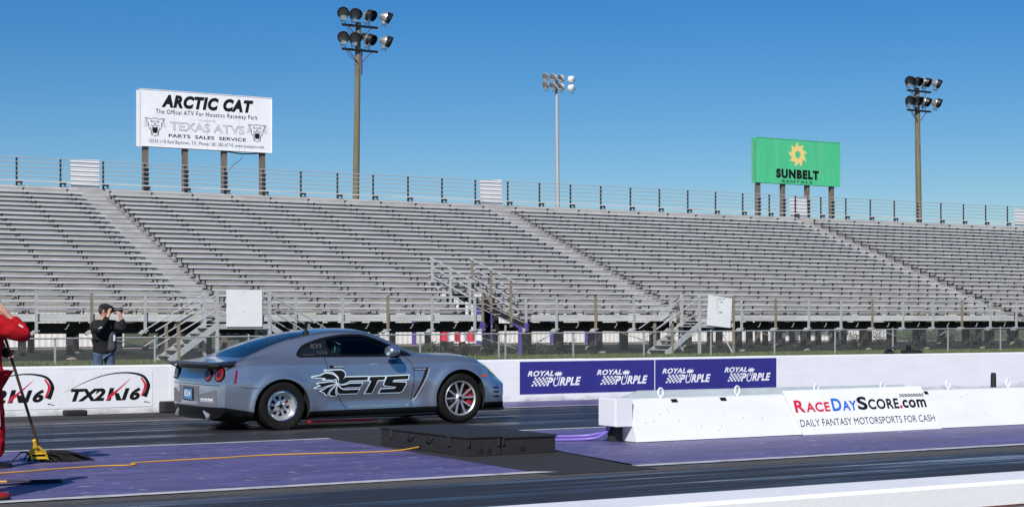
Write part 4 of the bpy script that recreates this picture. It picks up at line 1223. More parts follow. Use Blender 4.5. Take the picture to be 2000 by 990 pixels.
def pchip(xs, ys, xq):
    xs, ys, xq = np.array(xs, float), np.array(ys, float), np.array(xq, float)
    h = np.diff(xs); d = np.diff(ys) / h
    m_ = np.zeros_like(xs)
    m_[0], m_[-1] = d[0], d[-1]
    for i in range(1, len(xs) - 1):
        if d[i - 1] * d[i] > 0:
            w1, w2 = 2 * h[i] + h[i - 1], h[i] + 2 * h[i - 1]
            m_[i] = (w1 + w2) / (w1 / d[i - 1] + w2 / d[i])
    k = np.clip(np.searchsorted(xs, xq) - 1, 0, len(xs) - 2)
    t = (np.clip(xq, xs[0], xs[-1]) - xs[k]) / h[k]
    return (ys[k] * (1 + 2 * t) * (1 - t) ** 2 + h[k] * m_[k] * t * (1 - t) ** 2 + ys[k + 1] * t * t * (3 - 2 * t) + h[k] * m_[k + 1] * t * t * (t - 1))

X0, X1 = -0.86, 3.76
Lz = dict(
 bot=([-.86, -.5, 0, 1.2, 2.4, 3.2, 3.76], [.17, .14, .13, .135, .15, .18, .20]),
 y1=([-.86, -.4, 1.2, 2.8, 3.4, 3.76], [.78, .84, .82, .84, .80, .66]),
 y2=([-.86, -.4, .45, 1.2, 2.3, 2.8, 3.3, 3.6, 3.76], [.905, .935, .915, .885, .90, .925, .90, .84, .76]),
 z2=([-.86, -.4, 1.2, 2.8, 3.76], [.26, .22, .21, .23, .27]),
 y3=([-.86, -.4, 0, .5, 1.0, 1.6, 2.2, 2.76, 3.2, 3.5, 3.76], [.928, .952, .958, .93, .878, .868, .905, .948, .928, .885, .79]),
 z3=([-.86, 3.76], [.42, .40]),
 y4=([-.86, -.4, 0, .5, 1.0, 1.6, 2.2, 2.76, 3.2, 3.5, 3.76], [.930, .957, .965, .945, .918, .908, .925, .950, .928, .862, .74]),
 z4=([-.86, 0, 1.5, 2.76, 3.3, 3.76], [.64, .64, .62, .64, .60, .47]),
 y5=([-.86, -.4, 0, .7, 1.4, 2.0, 2.4, 2.76, 3.1, 3.4, 3.6, 3.76], [.895, .918, .928, .898, .882, .880, .888, .905, .888, .815, .74, .66]),
 z5=([-.86, -.7, -.4, .7, 1.4, 2.0, 2.41, 2.7, 3.0, 3.2, 3.4, 3.6, 3.76], [.795, .82, .85, .852, .848, .845, .852, .868, .848, .805, .715, .61, .525]),
 y6=([-.86, -.4, 0, .3, 1.0, 1.6, 2.1, 2.45, 2.8, 3.1, 3.4, 3.6, 3.76], [.80, .822, .80, .788, .79, .795, .795, .785, .80, .775, .68, .60, .53]),
 z6=([-.86, -.7, -.3, .3, 1.0, 1.6, 2.1, 2.45, 2.75, 3.05, 3.27, 3.45, 3.6, 3.76], [.868, .885, .938, .950, .945, .940, .946, .945, .936, .902, .835, .75, .65, .545]),
 y7=([-.86, -.5, -.2, .2, .5, 1.0, 1.5, 1.85, 2.1, 2.45, 2.8, 3.1, 3.4, 3.76], [.70, .74, .735, .70, .685, .68, .675, .705, .735, .68, .66, .62, .52, .40]),
 z7=([-.86, -.5, -.2, .2, .5, 1.0, 1.5, 1.85, 2.1, 2.45, 2.8, 3.1, 3.4, 3.6, 3.76], [.884, .915, .975, 1.06, 1.11, 1.135, 1.115, 1.035, .968, .960, .946, .905, .80, .69, .565]),
 y8=([-.86, -.5, -.2, .2, .6, 1.0, 1.4, 1.7, 2.0, 2.3, 2.6, 3.1, 3.4, 3.76], [.62, .665, .65, .605, .58, .575, .570, .585, .625, .64, .50, .45, .40, .30]),
 z8=([-.86, -.55, -.3, 0, .36, .6, 1.0, 1.35, 1.6, 1.9, 2.2, 2.4, 2.8, 3.1, 3.4, 3.6, 3.76], [.892, .922, .985, 1.095, 1.200, 1.245, 1.285, 1.275, 1.215, 1.095, .978, .966, .958, .918, .825, .715, .58]),
 z10=([-.86, -.6, -.41, -.08, .19, .51, .8, 1.03, 1.3, 1.5, 1.75, 2.0, 2.25, 2.42, 2.6, 3.0, 3.29, 3.51, 3.65, 3.76], [.894, .928, .975, 1.10, 1.19, 1.27, 1.313, 1.333, 1.335, 1.313, 1.238, 1.128, 1.012, .966, .976, .968, .918, .838, .745, .59]),
)
def smooth01(t): t = max(0.0, min(1.0, t)); return t * t * (3 - 2 * t)
RW, FW = (0.04, 0.27, 0.402), (2.765, 0.36, 0.398)       # wheel arches: x, z, radius
def ring_at(x):
    q = {k: float(pchip(a, b, [x])[0]) for k, (a, b) in Lz.items()}
    pts = [(0, q['bot'] - 0.035), (q['y1'] * 0.6, q['bot'] - 0.018), (q['y1'], q['bot']), (q['y2'], q['z2']), (q['y3'], q['z3']), (q['y4'], q['z4']), 
           (q['y4'] + (q['y5'] - q['y4']) * 0.93, q['z4'] + (q['z5'] - q['z4']) * 0.93), (q['y5'], q['z5']), (q['y5'] + (q['y6'] - q['y5']) * 0.12, q['z5'] + (q['z6'] - q['z5']) * 0.12),
           (q['y6'], q['z6']), (q['y7'], q['z7']), (q['y8'], q['z8']), (q['y8'] * 0.55, q['z10'] - 0.24 * (q['z10'] - q['z8'])), (0, q['z10'])]
    return pts
def catmull(pts, k):
    out = []
    n = len(pts)
    for i in range(n - 1):
        p1, p2 = pts[i], pts[i + 1]
        p0 = pts[i - 1] if i else (-pts[1][0], pts[1][1]); p3 = pts[i + 2] if i + 2 < n else (-pts[n - 2][0], pts[n - 2][1])
        kk = 2 if i < 2 or i in (6, 7) else k
        sharp = 0.55 if i in (1, 2, 3) else (0.4 if i in (5, 6, 7, 8) else (0.75 if i == 9 else 1.0))
        for j in range(kk):
            t = j / kk
            c = [0.5 * (2 * p1[a] + (p2[a] - p0[a]) * t + (2 * p0[a] - 5 * p1[a] + 4 * p2[a] - p3[a]) * t * t + (3 * p1[a] - p0[a] - 3 * p2[a] + p3[a]) * t ** 3) for a in (0, 1)]
            lin = [p1[a] * (1 - t) + p2[a] * t for a in (0, 1)]
            out.append(tuple(lin[a] + (c[a] - lin[a]) * sharp for a in (0, 1)))
    out.append(pts[-1])
    return out
def deform(x, y, z):
    s_ = 1 if y >= 0 else -1
    ay = abs(y)
    for cx_, cz_, rr in (RW, FW):                          # flared arch lips
        d = math.hypot(x - cx_, z - cz_)
        if ay > 0.7 and z < 0.84:
            ay += 0.024 * math.exp(-((d - rr - 0.02) / 0.055) ** 2) * smooth01((0.84 - z) / 0.1)
    # scooped lower door
    if ay > 0.8: ay -= 0.030 * math.exp(-(max(0.0, z - 0.315) / 0.10) ** 2 - (min(0.0, z - 0.315) / 0.022) ** 2) * smooth01((x - 0.6) / 0.5) * smooth01((2.15 - x) / 0.2)
    y = s_ * ay
    tr = smooth01((-0.25 - x) / 0.6)
    x += tr * (0.145 * (ay / 0.93) ** 3.2 - 0.04) + tr * 0.07 * smooth01((z - 0.58) / 0.3) + tr * 0.03 * smooth01((0.34 - z) / 0.2)
    tf = smooth01((x - 2.95) / 0.8)
    x += tf * (0.015 - 0.34 * (ay / 0.9) ** 2.4)
    return x, y, z
NS = 132
xs = []
for i in range(NS):
    u = i / (NS - 1); xs.append(X0 + (X1 - X0) * (u + 0.06 * math.sin(2 * math.pi * u)* -1 * 0.5))
verts, faces = [], []
nr = None
for x in xs:
    half = catmull(ring_at(x), 6)
    full = [(-y, z) for y, z in half] + [(y, z) for y, z in half[-2:0:-1]]
    nr = len(full)
    for y, z in full: verts.append(deform(x, y, z))
for i in range(NS - 1):
    for k in range(nr):
        faces.append((i * nr + k, i * nr + (k + 1) % nr, (i + 1) * nr + (k + 1) % nr, (i + 1) * nr + k))
# end caps: strips across the car so that the bow carries over
hn = nr // 2
for base in (0, (NS - 1) * nr):
    for k in range(hn):
        a, b, c, d = base + k, base + k + 1, base + (nr - k - 1) % nr, base + (nr - k) % nr
        q = []
        for v_ in (a, b, c, d):
            if v_ not in q: q.append(v_)
        if len(q) >= 3: faces.append(tuple(q))
# subdivide the caps across the width (bowed)
bm = bmesh.new()
for v_ in verts: bm.verts.new(v_)
bm.verts.ensure_lookup_table()
ncap = 2 * hn
for f_ in faces:
    try: bm.faces.new([bm.verts[i] for i in f_])
    except ValueError: pass
bm.faces.ensure_lookup_table()
capf = [f_ for f_ in bm.faces[-ncap:]]
ce = {}
for f_ in capf:
    for e in f_.edges:
        a, b = e.verts
        if abs(a.co.y + b.co.y) < 1e-4 and abs(a.co.y) > 0.02: ce[e] = 1
r_ = bmesh.ops.subdivide_edges(bm, edges=list(ce), cuts=15, use_grid_fill=True)
for v_ in [g_ for g_ in r_['geom_inner'] if isinstance(g_, bmesh.types.BMVert)]:
    x, y, z = v_.co
    xb = X0 if x < 1.5 else X1
    v_.co = deform(xb, y, z)
bmesh.ops.remove_doubles(bm, verts=bm.verts, dist=1e-5)
bmesh.ops.recalc_face_normals(bm, faces=bm.faces)
bmesh.ops.holes_fill(bm, edges=[e for e in bm.edges if e.is_boundary], sides=0)
bmesh.ops.recalc_face_normals(bm, faces=bm.faces)
print('NONMAN', len([e for e in bm.edges if not e.is_manifold]), [tuple(round(c,2) for c in e.verts[0].co) for e in bm.edges if not e.is_manifold][:6])
body_me = bpy.data.meshes.new('body'); bm.to_mesh(body_me)
BV = BVHTree.FromBMesh(bm); bm.free()

def side_pt(x, z, off=0.004, s_=-1):
    """point on the body flank seen from the side, s_=-1 is the right side"""
    h = BV.ray_cast(Vector((x, s_ * 2.0, z)), Vector((0, -s_, 0)))
    if h[0] is None: return Vector((x, s_ * 0.8, z))
    n_ = h[1]
    if n_.y * s_ < 0: n_ = -n_
    return h[0] + n_ * off
def rear_pt(y, z, off=0.004):
    h = BV.ray_cast(Vector((-3, y, z)), Vector((1, 0, 0)))
    if h[0] is None: return Vector((-0.8, y, z))
    n_ = h[1] if h[1].x < 0 else -h[1]
    return h[0] + n_ * off
def top_pt(x, y, off=0.004):
    h = BV.ray_cast(Vector((x, y, 3)), Vector((0, 0, -1)))
    n_ = h[1] if h[1].z > 0 else -h[1]
    return h[0] + n_ * off

def dice(vf, step):
    """cut a 2d shape into small faces"""
    v, f = vf
    bm = bmesh.new()
    vs = [bm.verts.new((p[0], p[1], 0)) for p in v]
    for q in f:
        try: bm.faces.new([vs[i] for i in q])
        except ValueError: pass
    x0, x1 = min(p[0] for p in v), max(p[0] for p in v); y0, y1 = min(p[1] for p in v), max(p[1] for p in v)
    for a in np.arange(math.floor(x0 / step) * step, x1, step):
        bmesh.ops.bisect_plane(bm, geom=bm.verts[:] + bm.edges[:] + bm.faces[:], plane_co=(a, 0, 0), plane_no=(1, 0, 0))
    for a in np.arange(math.floor(y0 / step) * step, y1, step):
        bmesh.ops.bisect_plane(bm, geom=bm.verts[:] + bm.edges[:] + bm.faces[:], plane_co=(0, a, 0), plane_no=(0, 1, 0))
    bm.verts.index_update()
    V = [(p.co.x, p.co.y) for p in bm.verts]; Fc = [tuple(p.index for p in q.verts) for q in bm.faces]
    bm.free()
    return V, Fc
def on_car(name, vf, m, parent=None, off=0.004, how='side', s_=-1, step=0.05, smooth=True):
    V, Fc = dice(vf, step)
    fn_ = {'side': lambda p: side_pt(p[0], p[1], off, s_), 'rear': lambda p: rear_pt(p[0], p[1], off), 'top': lambda p: top_pt(p[0], p[1], off)}[how]
    me = bpy.data.meshes.new(name)
    P3 = [fn_(p) for p in V]
    me.from_pydata([tuple(p) for p in P3], [], Fc)
    ref = Vector({'side': (0, s_, 0.05), 'rear': (-1, 0, 0), 'top': (0, 0, 1)}[how])
    bm = bmesh.new(); bm.from_mesh(me)
    for q in bm.faces:
        q.normal_update()
        if q.normal.dot(ref) < 0: q.normal_flip()
    bm.to_mesh(me); bm.free()
    return link_mesh(name, me, m, parent or car, smooth)

# cutters
def temp(mb_or_bm):
    me = bpy.data.meshes.new('cut')
    if isinstance(mb_or_bm, MB):
        me.from_pydata(mb_or_bm.v, [], mb_or_bm.f); bm = bmesh.new(); bm.from_mesh(me)
        bmesh.ops.recalc_face_normals(bm, faces=bm.faces); bm.to_mesh(me); bm.free()
    o = bpy.data.objects.new('cut', me); COL.objects.link(o); return o
cyl = []
for cx_, cz_, rr in (RW, FW):
    for s_ in (-1, 1):
        mb = MB(); mb.lathe([(0.0, 0.60), (rr, 0.60), (rr, 1.3), (0.0, 1.3)], (cx_, 0, cz_), (0, s_, 0), 64)
        bm = bmesh.new()
        me = bpy.data.meshes.new('c'); me.from_pydata(mb.v, [], mb.f); bm.from_mesh(me)
        bmesh.ops.remove_doubles(bm, verts=bm.verts, dist=1e-5); bmesh.ops.recalc_face_normals(bm, faces=bm.faces)
        bm.to_mesh(me); bm.free()
        o = bpy.data.objects.new('cut', me); COL.objects.link(o); cyl.append(o)
DLO = smooth_pts([(0.335, 0.975), (0.345, 1.0), (0.435, 1.090), (0.58, 1.145), (0.74, 1.190), (0.95, 1.225), (1.15, 1.240), (1.34, 1.238), (1.47, 1.210), (1.64, 1.150), (1.85, 1.055), (2.02, 0.980), (2.03, 0.966), (1.98, 0.962), (1.5, 0.958), (0.9, 0.960), (0.5, 0.962), (0.37, 0.962)], 2, True)
mb = MB(); mb.prism([(x, -1.3, z) for x, z in DLO], (0, 2.6, 0)); cyl.append(temp(mb))
body = bpy.data.objects.new('body', body_me); COL.objects.link(body)
for c_ in cyl:
    md = body.modifiers.new('b', 'BOOLEAN'); md.operation = 'DIFFERENCE'; md.solver = 'EXACT'; md.object = c_
dg = bpy.context.evaluated_depsgraph_get(); dg.update()
new = bpy.data.meshes.new_from_object(body.evaluated_get(dg))
body.modifiers.clear()
for c_ in cyl: bpy.data.objects.remove(c_)
# split: painted shell, black lower trim, inside of the cuts
bm = bmesh.new(); bm.from_mesh(new)
def cutline(a, b, xr):
    (xa, za), (xb, zb) = a, b
    nrm = Vector((-(zb - za), 0, xb - xa))
    ge = [f_ for f_ in bm.faces if xr[0] - 0.02 <= f_.calc_center_median().x <= xr[1] + 0.02 and f_.calc_center_median().z < 0.42]
    es = {e for f_ in ge for e in f_.edges}; vs = {v_ for f_ in ge for v_ in f_.verts}
    bmesh.ops.bisect_plane(bm, geom=list(vs) + list(es) + ge, plane_co=(xa, 0, za), plane_no=nrm)
trimline = [((-1.2, 0.315), (-0.76, 0.312)), ((-0.76, 0.312), (-0.36, 0.245)), ((-0.36, 0.245), (0.44, 0.232)), ((0.44, 0.232), (2.40, 0.252)), ((2.40, 0.252), (3.15, 0.29)), ((3.15, 0.29), (4.0, 0.272))]
for a, b in trimline: cutline(a, b, (a[0], b[0]))
def trim_z(x):
    for (xa, za), (xb, zb) in trimline:
        if xa <= x <= xb: return za + (zb - za) * (x - xa) / (xb - xa)
    return 0.28
def surf_dist(p):
    h = BV.find_nearest(p); return h[3]
groups = {'shell': [], 'trim': [], 'inside': []}
for f_ in bm.faces:
    c = f_.calc_center_median()
    if surf_dist(c) > 0.006 or (surf_dist(c) > 0.0015 and len(f_.verts) > 4 and False): groups['inside'].append(f_)
    elif c.z < trim_z(c.x): groups['trim'].append(f_)
    else: groups['shell'].append(f_)
def part_mesh(name, fl, m, parent):
    idx, V, Fc = {}, [], []
    for f_ in fl:
        q = []
        for v_ in f_.verts:
            if v_.index not in idx: idx[v_.index] = len(V); V.append(v_.co[:])
            q.append(idx[v_.index])
        Fc.append(q)
    me = bpy.data.meshes.new(name); me.from_pydata(V, [], Fc)
    o = link_mesh(name, me, m, parent); shade_auto(me, 32)
    return o
bm.verts.index_update()
part_mesh('lower_trim', groups['trim'], M['trim'], car)
part_mesh('inner_lining', groups['inside'], M['interior'], car)
shell_faces = groups['shell']
bpy.data.objects.remove(body)
part_mesh('body', shell_faces, M['paint'], car)
bm.free()

# glazing
door_g = [p for p in DLO if p[0] > 0.86]
def clipx(poly, xa, xb):
    out = []
    n_ = len(poly)
    for lim, sg in ((xa, 1), (xb, -1)):
        out = []
        for i in range(len(poly)):
            a, b = poly[i], poly[(i + 1) % len(poly)]
            ia, ib = (a[0] - lim) * sg >= 0, (b[0] - lim) * sg >= 0
            if ia: out.append(a)
            if ia != ib:
                t = (lim - a[0]) / (b[0] - a[0]); out.append((lim, a[1] + t * (b[1] - a[1])))
        poly = out
    return poly
for s_ in (-1, 1):
    on_car('quarter_window', poly2d(clipx(DLO, 0.3, 0.80)), M['tint'] if s_ < 0 else M['glass'], None, -0.006, 'side', s_)
    on_car('door_window', poly2d(clipx(DLO, 0.80, 1.93)), M['glass'], None, -0.008, 'side', s_)
    # black frame and pillar
    frame = DLO + [DLO[0]]
    on_car('window_frame', stroke2d(frame, 0.030), M['trim'], None, 0.003, 'side', s_, 0.08)
    on_car('window_pillar', poly2d([(0.735, 1.20), (0.765, 1.20), (0.86, 0.955), (0.825, 0.955)]), M['trim'], None, 0.001, 'side', s_)
    on_car('mirror_base', poly2d([(1.86, 0.955), (2.07, 0.958), (1.90, 1.045)]), M['trim'], None, 0.004, 'side', s_)
    on_car('door_seam', stroke2d(smooth_pts([(0.72, 0.945), (0.705, 0.85), (0.74, 0.74), (0.83, 0.55), (0.90, 0.40), (1.01, 0.235)], 5), 0.008), M['trim'], None, 0.0022, 'side', s_, 0.09)
    on_car('door_seam', stroke2d(smooth_pts([(1.93, 0.945), (2.00, 0.86), (2.025, 0.72), (2.015, 0.5), (1.985, 0.24)], 5), 0.008), M['trim'], None, 0.0022, 'side', s_, 0.09)
def quad_top(pts): return poly2d(pts)
rg = []
for t in np.linspace(-0.48, 0.60, 14): rg.append((t, -float(pchip(*Lz['y8'], [t])[0]) + 0.03))
rg_poly = rg + [(p[0], -p[1]) for p in reversed(rg)]
rg_poly = [(-0.45, -0.40), ] + rg[1:] + [(p[0], -p[1]) for p in reversed(rg[1:])] + [(-0.45, 0.40)]
on_car('rear_window', poly2d(rg_poly), M['tint'], None, 0.004, 'top', 1, 0.06)
ws = []
for t in np.linspace(1.50, 2.30, 10): ws.append((t, -float(pchip(*Lz['y8'], [t])[0]) + 0.035))
ws_poly = ws + [(2.40, -0.45), (2.42, 0), (2.40, 0.45)] + [(p[0], -p[1]) for p in reversed(ws)]
on_car('windscreen', poly2d(ws_poly), M['tint'], None, 0.004, 'top', 1, 0.06)
on_car('bonnet_cowl', poly2d([(2.36, -0.66), (2.50, -0.62), (2.52, -0.4), (2.48, 0), (2.52, 0.4), (2.50, 0.62), (2.36, 0.66), (2.40, 0)]), M['trim'], None, 0.006, 'top', 1, 0.08)
for s_ in (-1, 1):
    on_car('bonnet_seam', stroke2d(smooth_pts([(2.48, s_ * 0.70), (2.8, s_ * 0.70), (3.1, s_ * 0.64), (3.35, s_ * 0.52), (3.55, s_ * 0.40)], 5), 0.008), M['trim'], None, 0.002, 'top', 1, 0.09)
    on_car('roof_seam', stroke2d(smooth_pts([(0.3, s_ * 0.60), (0.7, s_ * 0.573), (1.2, s_ * 0.565), (1.5, s_ * 0.57)], 5), 0.012), M['trim'], None, 0.002, 'top', 1, 0.09)
    on_car('boot_seam', stroke2d(smooth_pts([(-0.70, s_ * 0.745), (-0.5, s_ * 0.735), (-0.40, s_ * 0.70), (-0.30, s_ * 0.655)], 4), 0.010), M['trim'], None, 0.002, 'top', 1, 0.09)
# interior seen through the side glass
mb = MB()
for y in (-0.36, 0.36):
    mb.prism(smooth_pts([(0.86, y - 0.21, 0.86), (0.95, y - 0.22, 1.0), (0.98, y - 0.17, 1.10), (0.97, y, 1.16), (0.98, y + 0.17, 1.10), (0.95, y + 0.22, 1.0), (0.86, y + 0.21, 0.86)], 2), (0.10, 0, -0.02))
mb.build('seat', M['seat_cloth'], car, False, True)
mb = MB()
for y in (-0.36, 0.36):
    mb.tube(smooth_pts([(0.97, y - 0.22, 1.0), (1.0, y - 0.17, 1.10), (0.99, y, 1.165), (1.0, y + 0.17, 1.10), (0.97, y + 0.22, 1.0)], 4), 0.008, 6)
mb.build('seat_piping', M['pale'], car, True, True)
mb = MB()
mb.tube(smooth_pts([(0.72, -0.58, 0.95), (0.74, -0.52, 1.14), (0.76, -0.40, 1.21), (0.76, 0.40, 1.21), (0.74, 0.52, 1.14), (0.72, 0.58, 0.95)], 4), 0.02, 8)
mb.tube([(0.75, -0.5, 1.17), (1.45, -0.52, 1.19), (1.95, -0.62, 0.99)], 0.02, 8); mb.tube([(0.75, 0.5, 1.17), (1.45, 0.52, 1.19), (1.95, 0.62, 0.99)], 0.02, 8)
mb.build('roll_cage', M['satin'], car, True, True)
mb = MB(); mb.bbox(1.72, 2.05, -0.62, 0.62, 0.93, 1.0, 0.03); mb.build('dashboard', M['interior'], car, False, True)
mb = MB(); mb.lathe([(0.165, -0.012), (0.177, 0), (0.165, 0.012), (0.153, 0)], (1.55, 0.36, 0.98), (0.95, 0, -0.3), 24, True); mb.build('steering_wheel', M['trim'], car, True, True)
def blob(name, c, r, m, parent, seg=16):
    bm = bmesh.new(); bmesh.ops.create_uvsphere(bm, u_segments=seg, v_segments=seg // 2 + 2, radius=1)
    for v_ in bm.verts: v_.co = Vector((v_.co.x * r[0] + c[0], v_.co.y * r[1] + c[1], v_.co.z * r[2] + c[2]))
    me = bpy.data.meshes.new(name); bm.to_mesh(me); bm.free()
    return link_mesh(name, me, m, parent, True)

# wheels
def wheel(xc, side, zc, R_, rim_r, width, kind):
    yo = side * 0.945 if kind == 'rear' else side * 0.925
    ax = Vector((0, side, 0))
    c = (xc, yo - side * width / 2, zc)
    hw = width / 2
    root_mb = MB()
    if kind == 'front':
        root_mb.lathe([(rim_r * 0.93, -hw), (rim_r * 0.93, hw - 0.05), (rim_r * 0.97, hw - 0.03), (rim_r * 1.03, hw - 0.004), (rim_r * 1.06, hw - 0.008), (rim_r * 1.02, -hw)], c, ax, 48)
        wmat = M['dark_alloy']
    else:
        root_mb.lathe([(rim_r * 0.90, -hw), (rim_r * 0.80, -0.02), (rim_r * 0.86, 0.03), (rim_r * 0.90, hw - 0.04), (rim_r * 0.96, hw - 0.02), (rim_r * 1.0, hw + 0.004), (rim_r * 1.05, hw + 0.003), (rim_r * 1.07, hw - 0.01)], c, ax, 48)
        wmat = M['satin']
    w_ = root_mb.build('wheel', wmat, car, True, True)
    mb = MB()
    if kind == 'front':
        k_ = [(rim_r * 1.03, hw - 0.012), (rim_r * 1.08, hw - 0.002), (R_ * 0.80, hw + 0.008), (R_ * 0.93, hw + 0.0), (R_ * 0.985, hw - 0.02), (R_, hw - 0.05), (R_, -hw + 0.05), (R_ * 0.985, -hw + 0.02), (R_ * 0.93, -hw), (rim_r * 1.05, -hw + 0.01)]
    else:
        k_ = [(rim_r * 1.06, hw - 0.014), (rim_r * 1.12, hw + 0.005), (R_ * 0.84, hw + 0.022), (R_ * 0.94, hw + 0.012), (R_ * 0.985, hw - 0.012), (R_, hw - 0.05), (R_, -hw + 0.05), (R_ * 0.985, -hw + 0.012), (R_ * 0.9, -hw - 0.01), (rim_r * 1.05, -hw + 0.01)]
    mb.lathe(k_, c, ax, 96)
    # contact patch: flatten on the ground; the drag tyre wrinkles at its lower leading side
    nv = []
    for vx, vy, vz in [tuple(p) for p in mb.v]:
        if kind == 'rear':
            dx, dz = vx - xc, vz - zc
            ang = math.atan2(dx, -dz)            # 0 at the bottom, + to the front
            rr = math.hypot(dx, dz)
            wr = math.exp(-((ang - 0.75) / 0.55) ** 2) * smooth01((rr - rim_r) / 0.05) * smooth01((R_ - rr) / 0.03)
            vy += side * wr * 0.012 * math.sin(ang * 22 + rr * 26)
            bulge = smooth01((0.10 - vz) / 0.1) * 0.02 * smooth01((rr - rim_r) / 0.05)
            if vy * side > abs(c[1]): vy += side * bulge
        vz = max(vz, 0.009 + 0.0005 * random.random())
        nv.append((vx, vy, vz))
    mb.v = nv
    mb.build('tyre', M['tyre'], w_, True, True)
    a0 = 0.35
    mb = MB()
    if kind == 'front':
        yf = c[1] + side * (hw - 0.018)
        for k in range(5):
            for da in (-0.17, 0.17):
                a1 = a0 + k * 2 * math.pi / 5 + da; a2 = a0 + k * 2 * math.pi / 5 + da * 1.75
                p = Vector((xc + math.cos(a1) * 0.050, yf - side * 0.028, zc + math.sin(a1) * 0.050)); q = Vector((xc + math.cos(a2) * rim_r * 0.97, yf - side * 0.012, zc + math.sin(a2) * rim_r * 0.97))
                mb.bar(p, q, 0.023, 0.022, (0, 1, 0))
        mb.lathe([(rim_r * 0.93, 0.0), (rim_r * 1.0, 0.012), (rim_r * 1.045, 0.004)], (xc, yf, zc), ax, 48)
        mb.lathe([(0.0, 0.0), (0.035, -0.002), (0.06, -0.016), (0.075, -0.05)], (xc, yf, zc), ax, 24)
        mb.build('spokes', M['satin'], w_, True, True)
        mb = MB(); mb.lathe([(0.0, 0.004), (0.026, 0.002), (0.030, -0.008)], (xc, yf, zc), ax, 20); mb.build('hub_cap', M['trim'], w_, True, True)
        mb = MB(); mb.lathe([(0.07, 0.0), (0.195, 0.0), (0.195, -0.03), (0.07, -0.03)], (xc, c[1] + side * (hw - 0.11), zc), ax, 40, True); mb.build('brake_disc', M['dark_steel'], w_, True, True)
        mb = MB()
        n = 12; vs = []
        for k in range(n + 1):
            t = -0.55 + 1.2 * k / n
            for rr in (0.135, 0.205):
                for dy in (0.0, 0.07): vs.append((xc + math.cos(t) * rr, c[1] + side * (hw - 0.06 - dy), zc + math.sin(t) * rr))
        fs = []
        for k in range(n):
            b = 4 * k
            fs += [(b, b + 2, b + 6, b + 4), (b + 1, b + 5, b + 7, b + 3), (b, b + 4, b + 5, b + 1), (b + 2, b + 3, b + 7, b + 6)]
        fs += [(0, 1, 3, 2), (4 * n, 4 * n + 2, 4 * n + 3, 4 * n + 1)]
        mb.add(vs, fs); mb.build('brake_caliper', M['caliper'], w_, False, True)
        mb = MB(); mb.lathe([(0.0, 0.0), (rim_r * 0.92, 0.0)], (xc, c[1] - side * hw * 0.7, zc), ax, 32); mb.build('backing_plate', M['hole'], w_, False, True)
    else:
        yf = c[1] + side * (hw - 0.085)
        # dished centre with a ring of slots and studs
        mb.lathe([(0.0, 0.018), (0.04, 0.018), (0.075, 0.005), (0.078, 0.0)], (xc, yf, zc), ax, 40)
        n = 9
        for k in range(n):
            a1 = 2 * math.pi * k / n + 0.2
            p = Vector((xc + math.cos(a1) * 0.07, yf - side * 0.002, zc + math.sin(a1) * 0.07)); q = Vector((xc + math.cos(a1) * rim_r * 0.80, yf - side * 0.012, zc + math.sin(a1) * rim_r * 0.80))
            mb.bar(p, q, 0.038, 0.016, (0, 1, 0))
        mb.lathe([(rim_r * 0.68, -0.010), (rim_r * 0.70, 0.0), (rim_r * 0.86, 0.0), (rim_r * 0.88, -0.02)], (xc, yf, zc), ax, 48)
        mb.build('spokes', M['satin'], w_, True, True)
        mb = MB()
        for k in range(5):
            a1 = 2 * math.pi * k / 5 + 0.5
            mb.lathe([(0.0, 0.036), (0.008, 0.034), (0.011, 0.02), (0.011, 0.0)], (xc + math.cos(a1) * 0.056, yf + side * 0.004, zc + math.sin(a1) * 0.056), ax, 8)
        for k in range(16):
            a1 = 2 * math.pi * k / 16
            mb.lathe([(0.0, 0.008), (0.005, 0.007), (0.006, 0.0)], (xc + math.cos(a1) * rim_r * 1.03, c[1] + side * (hw + 0.002), zc + math.sin(a1) * rim_r * 1.03), ax, 6)
        mb.build('bolts', M['chrome'], w_, True, True)
        mb = MB(); mb.lathe([(0.0, 0.055), (0.018, 0.052), (0.028, 0.03), (0.03, 0.015)], (xc, yf, zc), ax, 20); mb.build('hub_cap', M['trim'], w_, True, True)
        mb = MB(); mb.lathe([(rim_r * 0.93, 0.0), (rim_r * 0.99, 0.012), (rim_r * 1.055, 0.008)], (xc, c[1] + side * hw, zc), ax, 48); mb.build('rim_lip', M['chrome'], w_, True, True)
        mb = MB(); mb.lathe([(0.0, 0.0), (rim_r * 0.85, 0.0)], (xc, c[1] - side * 0.03, zc), ax, 32); mb.build('backing_plate', M['hole'], w_, False, True)
        mb = MB(); mb.bbox(xc + 0.07, xc + 0.15, min(yf - side * 0.06, yf - side * 0.03), max(yf - side * 0.06, yf - side * 0.03), zc + 0.01, zc + 0.10, 0.01); mb.build('brake_caliper', M['caliper'], w_, False, True)
    return w_
for s_ in (-1, 1):
    wheel(0.045, s_, 0.312, 0.328, 0.196, 0.31, 'rear')
    wheel(2.765, s_, 0.352, 0.352, 0.238, 0.255, 'front')
mb = MB()
mb.bbox(-0.6, 3.2, -0.58, 0.58, 0.10, 0.15, 0.01); mb.build('underbody', M['interior'], car, False, True)
mb = MB(); mb.tube([(0.045, -0.8, 0.312), (0.045, 0.8, 0.312)], 0.04, 8); mb.tube([(2.765, -0.8, 0.352), (2.765, 0.8, 0.352)], 0.04, 8); mb.build('axle', M['dark_steel'], car, True, True)
mb = MB(); mb.bar((0.44, -0.86, 0.095), (1.5, -0.80, 0.09), 0.05, 0.03); mb.bar((0.44, 0.86, 0.095), (1.5, 0.80, 0.09), 0.05, 0.03); mb.build('ladder_bar', M['caliper'], car, False, True)
